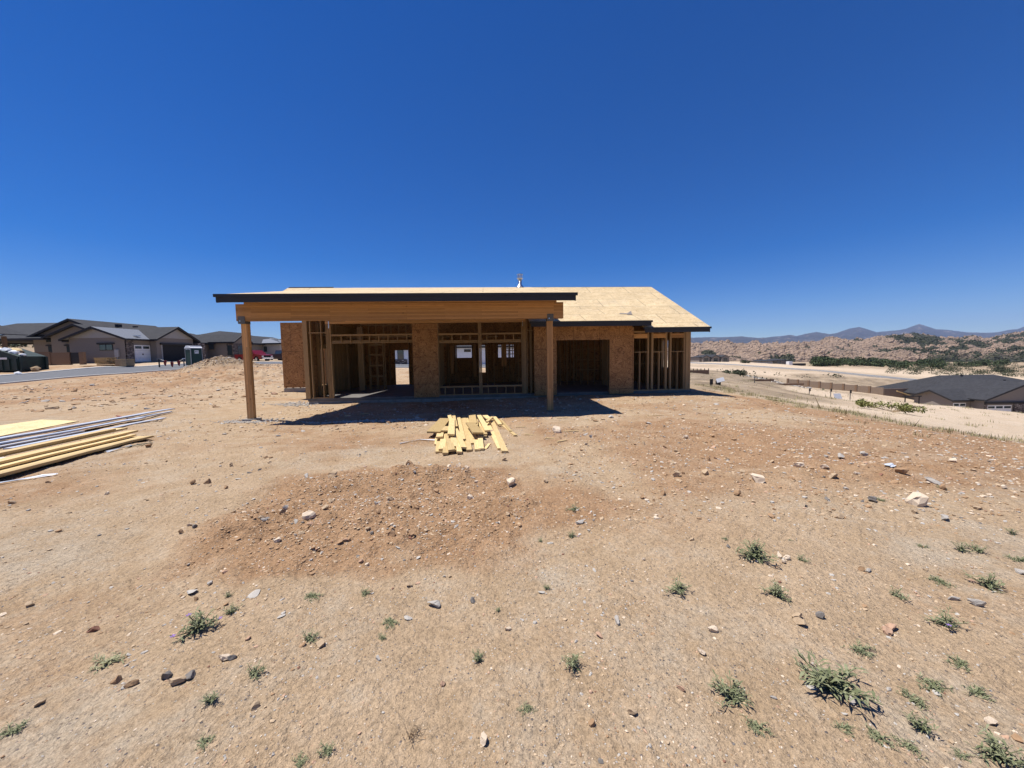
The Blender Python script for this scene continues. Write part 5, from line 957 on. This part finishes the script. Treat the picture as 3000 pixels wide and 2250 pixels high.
for lab,px,d,s in (('dark bush clump on the bank right of the short retaining wall',2168,92,1.3),('bush by the foot of the far fields, right of the tree belt',2935,205,3.2),('small dark bush below the first far house',2180,214,1.6)):
    x,y=pxp(px,d); z=hz(x,y); r_=root('bush',x,y,z,lab,'bush'); Bq=[(x+g2.normal(0,s*.8),y+g2.normal(0,s*.5),z+s*.35,s*.8,s*.8,s*.6) for _ in range(5)]; leafball('foliage',M['scrub'],Bq,1400,.16*s**.5,24,parent=r_,off=(x,y,z))
    mb=MB(); [mb.tube([(x,y,z-.1),(b[0],b[1],b[2])],.04,4,.02) for b in Bq]; mb.build('branches',M['twig'],r_,(x,y,z))
# granite hills
def interp(px,tab): a=np.array(tab,float); return np.interp(px,a[:,0],a[:,1])
t=NT('granite_hill'); v=t.coord('Object'); at=t.n('ShaderNodeAttribute',attribute_name='soil'); sp=t.n('ShaderNodeSeparateColor',{0:at.outputs['Color']})
n1=t.noise(v,.06,6,.7); n2=t.noise(v,.5,4,.7); rock=t.ramp(n2,[(.3,(.25,.17,.12)),(.7,(.46,.335,.245))]); scr=t.ramp(n2,[(.3,(.025,.03,.018)),(.7,(.085,.085,.05))])
f=t.ramp(sp.outputs[0],[(.35,0),(.6,1)]); vd=t.vor(t.coord('Object',(1,1.3,1.6)),.22,'Distance'); M['granite']=t.fin(t.mix(f,t.mix(1,rock,t.ramp(t.noise(v,.02,5,.7),[(.35,.75),(.65,1.15)]),'MULTIPLY'),scr),.95,t.math('SUBTRACT',n2,t.math('MULTIPLY',vd,1.2)),1,3.5)
def granite():
    px=np.linspace(1890,3330,960); D=np.geomspace(440,1500,330); PX,DD=np.meshgrid(px,D); X=(PX-1500)/1100*DD; Y=DD
    sky=interp(px,[(1890,-2),(2024,6),(2110,10),(2205,17),(2283,8),(2333,11),(2390,10),(2436,27),(2500,14),(2534,20),(2600,24),(2674,29),(2748,20),(2800,16),(2848,23),(2885,12),(2922,24),(3000,34),(3100,45),(3330,60)])
    low=interp(px,[(1890,-26),(2024,-25),(2200,-27),(2400,-40),(2700,-48),(3000,-46),(3330,-46)])
    tt=(np.log(DD/440)/np.log(1050/440)); tc=np.clip(tt,0,1); yo=low+(sky-low)*(tc**.8)
    z=1.6+DD/1100*yo; z=np.where(DD>1050,z-(DD-1050)*.12,z)
    hill=fbm(X*.006,Y*.006,3,101); z=z+18*hill*sst(0,.4,tt)*(1-sst(.75,1,tt))*.8
    w1,i1=worley(X/30+.4*fbm(X*.03,Y*.03,2,1),Y/22,111); w2,i2=worley(X/11,Y/8,112); w3,i3=worley(X/4.6,Y/4,113)
    dome=lambda w_,i_:np.sqrt(np.clip(1-(w_/.75)**2,0,1))*(.35+i_)
    amp=.35+.65*sst(-.35,.3,fbm(X*.008+5,Y*.008,3,120)+.15)
    bo=8.0*dome(w1,i1)*amp+6.0*dome(w2,i2)*amp+2.6*dome(w3,i3)*amp
    z=z+bo*(DD/800)**.3*sst(0,.05,tt)-5*(1-sst(0,.03,tt))
    val=-.35*bo/bo.std()+1.3*fbm(X*.012,Y*.008,4,130)+1.2*fbm(X*.04,Y*.035,4,131)+.9*sst(2440,2650,PX)-.35*(1-sst(2150,2450,PX)); th=np.quantile(val[:220],.60)
    scrub=sst(th-.15,th+.25,val); scrub=np.maximum(scrub,(1-sst(.02,.12,tt))*sst(2650,2750,PX)*.6)
    col=np.stack([scrub,scrub*0,scrub*0,scrub*0+1],-1); n=len(px); i=np.arange(len(D)-1)[:,None]*n; j=np.arange(n-1)[None]
    F=np.stack([i+j,i+j+1,i+n+j+1,i+n+j],-1).reshape(-1,4)
    o=npmesh('granite_hills',np.stack([X,Y,z],-1).reshape(-1,3),F,[M['granite']],col.reshape(-1,4)); o['kind']='structure'
    g=np.random.default_rng(9); sc=scrub.ravel(); c=g.choice(len(sc),26000,p=(sc**2)/(sc**2).sum()); V=np.stack([X,Y,z],-1).reshape(-1,3)[c]; B=np.column_stack([V+np.array([0,0,.6]),np.full((26000,3),1.0)*g.uniform(.8,2.2,26000)[:,None]])
    n=26000*5; bi=g.integers(0,26000,n); d=g.normal(size=(n,3)); d/=np.linalg.norm(d,axis=1)[:,None]; cc=B[bi,:3]+d*B[bi,3:6]*[1.3,1.3,.8]; a=g.normal(size=(n,3)); a/=np.linalg.norm(a,axis=1)[:,None]; b=np.cross(a,g.normal(size=(n,3))); b/=np.linalg.norm(b,axis=1)[:,None]; s=.9
    VV=np.stack([cc-a*s,cc+b*s*.7,cc+a*s,cc-b*s*.7],1).reshape(-1,3); tag(npmesh('scrub',VV,np.arange(len(VV)).reshape(-1,4),[M['scrub']],None,False),'dark scrub growing between the granite boulders','scrub',kind='stuff')
granite()
t=NT('mountain_side'); v=t.coord('Object'); n1=t.noise(v,.0011,6,.7); n2=t.noise(v,.006,6,.75); 
M['mount']=t.fin(t.mix(t.ramp(n2,[(.57,0),(.66,.8)]),t.ramp(n1,[(.3,(.022,.024,.024)),(.6,(.05,.045,.038)),(.8,(.08,.068,.055))]),(.28,.22,.18)),1)
def mountains():
    px=np.linspace(700,3700,900); sk_=interp(px,[(700,18),(1500,26),(1900,38),(2024,43),(2060,44),(2112,42),(2173,44),(2217,38),(2283,42),(2309,47),(2332,43),(2360,50),(2389,54),(2427,46),(2450,50),(2485,62),(2512,66),(2540,58),(2564,50),(2599,53),(2625,55),(2649,59),(2665,65),(2686,72),(2706,66),(2736,56),(2773,53),(2823,46),(2885,42.5),(2917,44),(2947,50),(2972,52),(3000,62),(3060,75),(3200,60),(3700,40)])
    n=len(px); D=np.concatenate([np.linspace(1500,5200,40),np.linspace(5300,9000,60),np.linspace(9100,12000,14)]); PX,DD=np.meshgrid(px,D); X=(PX-1500)/1100*DD; Y=DD
    top=1.6+9000/1100*sk_[None]; f=sst(5000,9000,DD)**1.15; basez=1.6+DD/1100*(12+6*sst(1500,5000,DD)*0+10*sst(2500,5200,DD))
    z=basez*(1-f)+top*f; z=np.where(DD>9000,top-(DD-9000)*.25,z)
    rid=1-np.abs(fbm(X*.0009,Y*.0009,5,140)); z=z+(rid-.75)*130*np.sin(np.clip(f,0,1)*np.pi)+22*fbm(X*.0025,Y*.0025,4,141)*(1-f)*sst(1500,2200,DD)
    low=1.6+DD/1100*(16+7*fbm(X*.0011+9,Y*.0005,3,145)); z=np.where(DD<5200,np.maximum(z,low*sst(2600,3600,DD)),z)
    z=np.where(DD<1600,-30,z); i=np.arange(len(D)-1)[:,None]*n; j=np.arange(n-1)[None]; F=np.stack([i+j,i+j+1,i+n+j+1,i+n+j],-1).reshape(-1,4)
    o=npmesh('mountains',np.stack([X,Y,z],-1).reshape(-1,3),F,[M['mount']],None); o['kind']='structure'
mountains()
# ---------------------------------------------------------------- air
t=NT('haze_air'); t.t.nodes.remove(t.b); pv=t.t.nodes.new('ShaderNodeVolumePrincipled'); pv.inputs['Color'].default_value=(.45,.62,1,1); pv.inputs['Density'].default_value=4.8e-5; pv.inputs['Anisotropy'].default_value=0
t.t.links.new(pv.outputs[0],t.t.nodes['Material Output'].inputs['Volume'])
mb=MB(); mb.box(-27000,27000,-3000,13000,-60,1100); hzb=mb.build('haze',t.m); hzb['kind']='stuff'; tag(hzb,'thin blue haze over the distant mountains','haze')
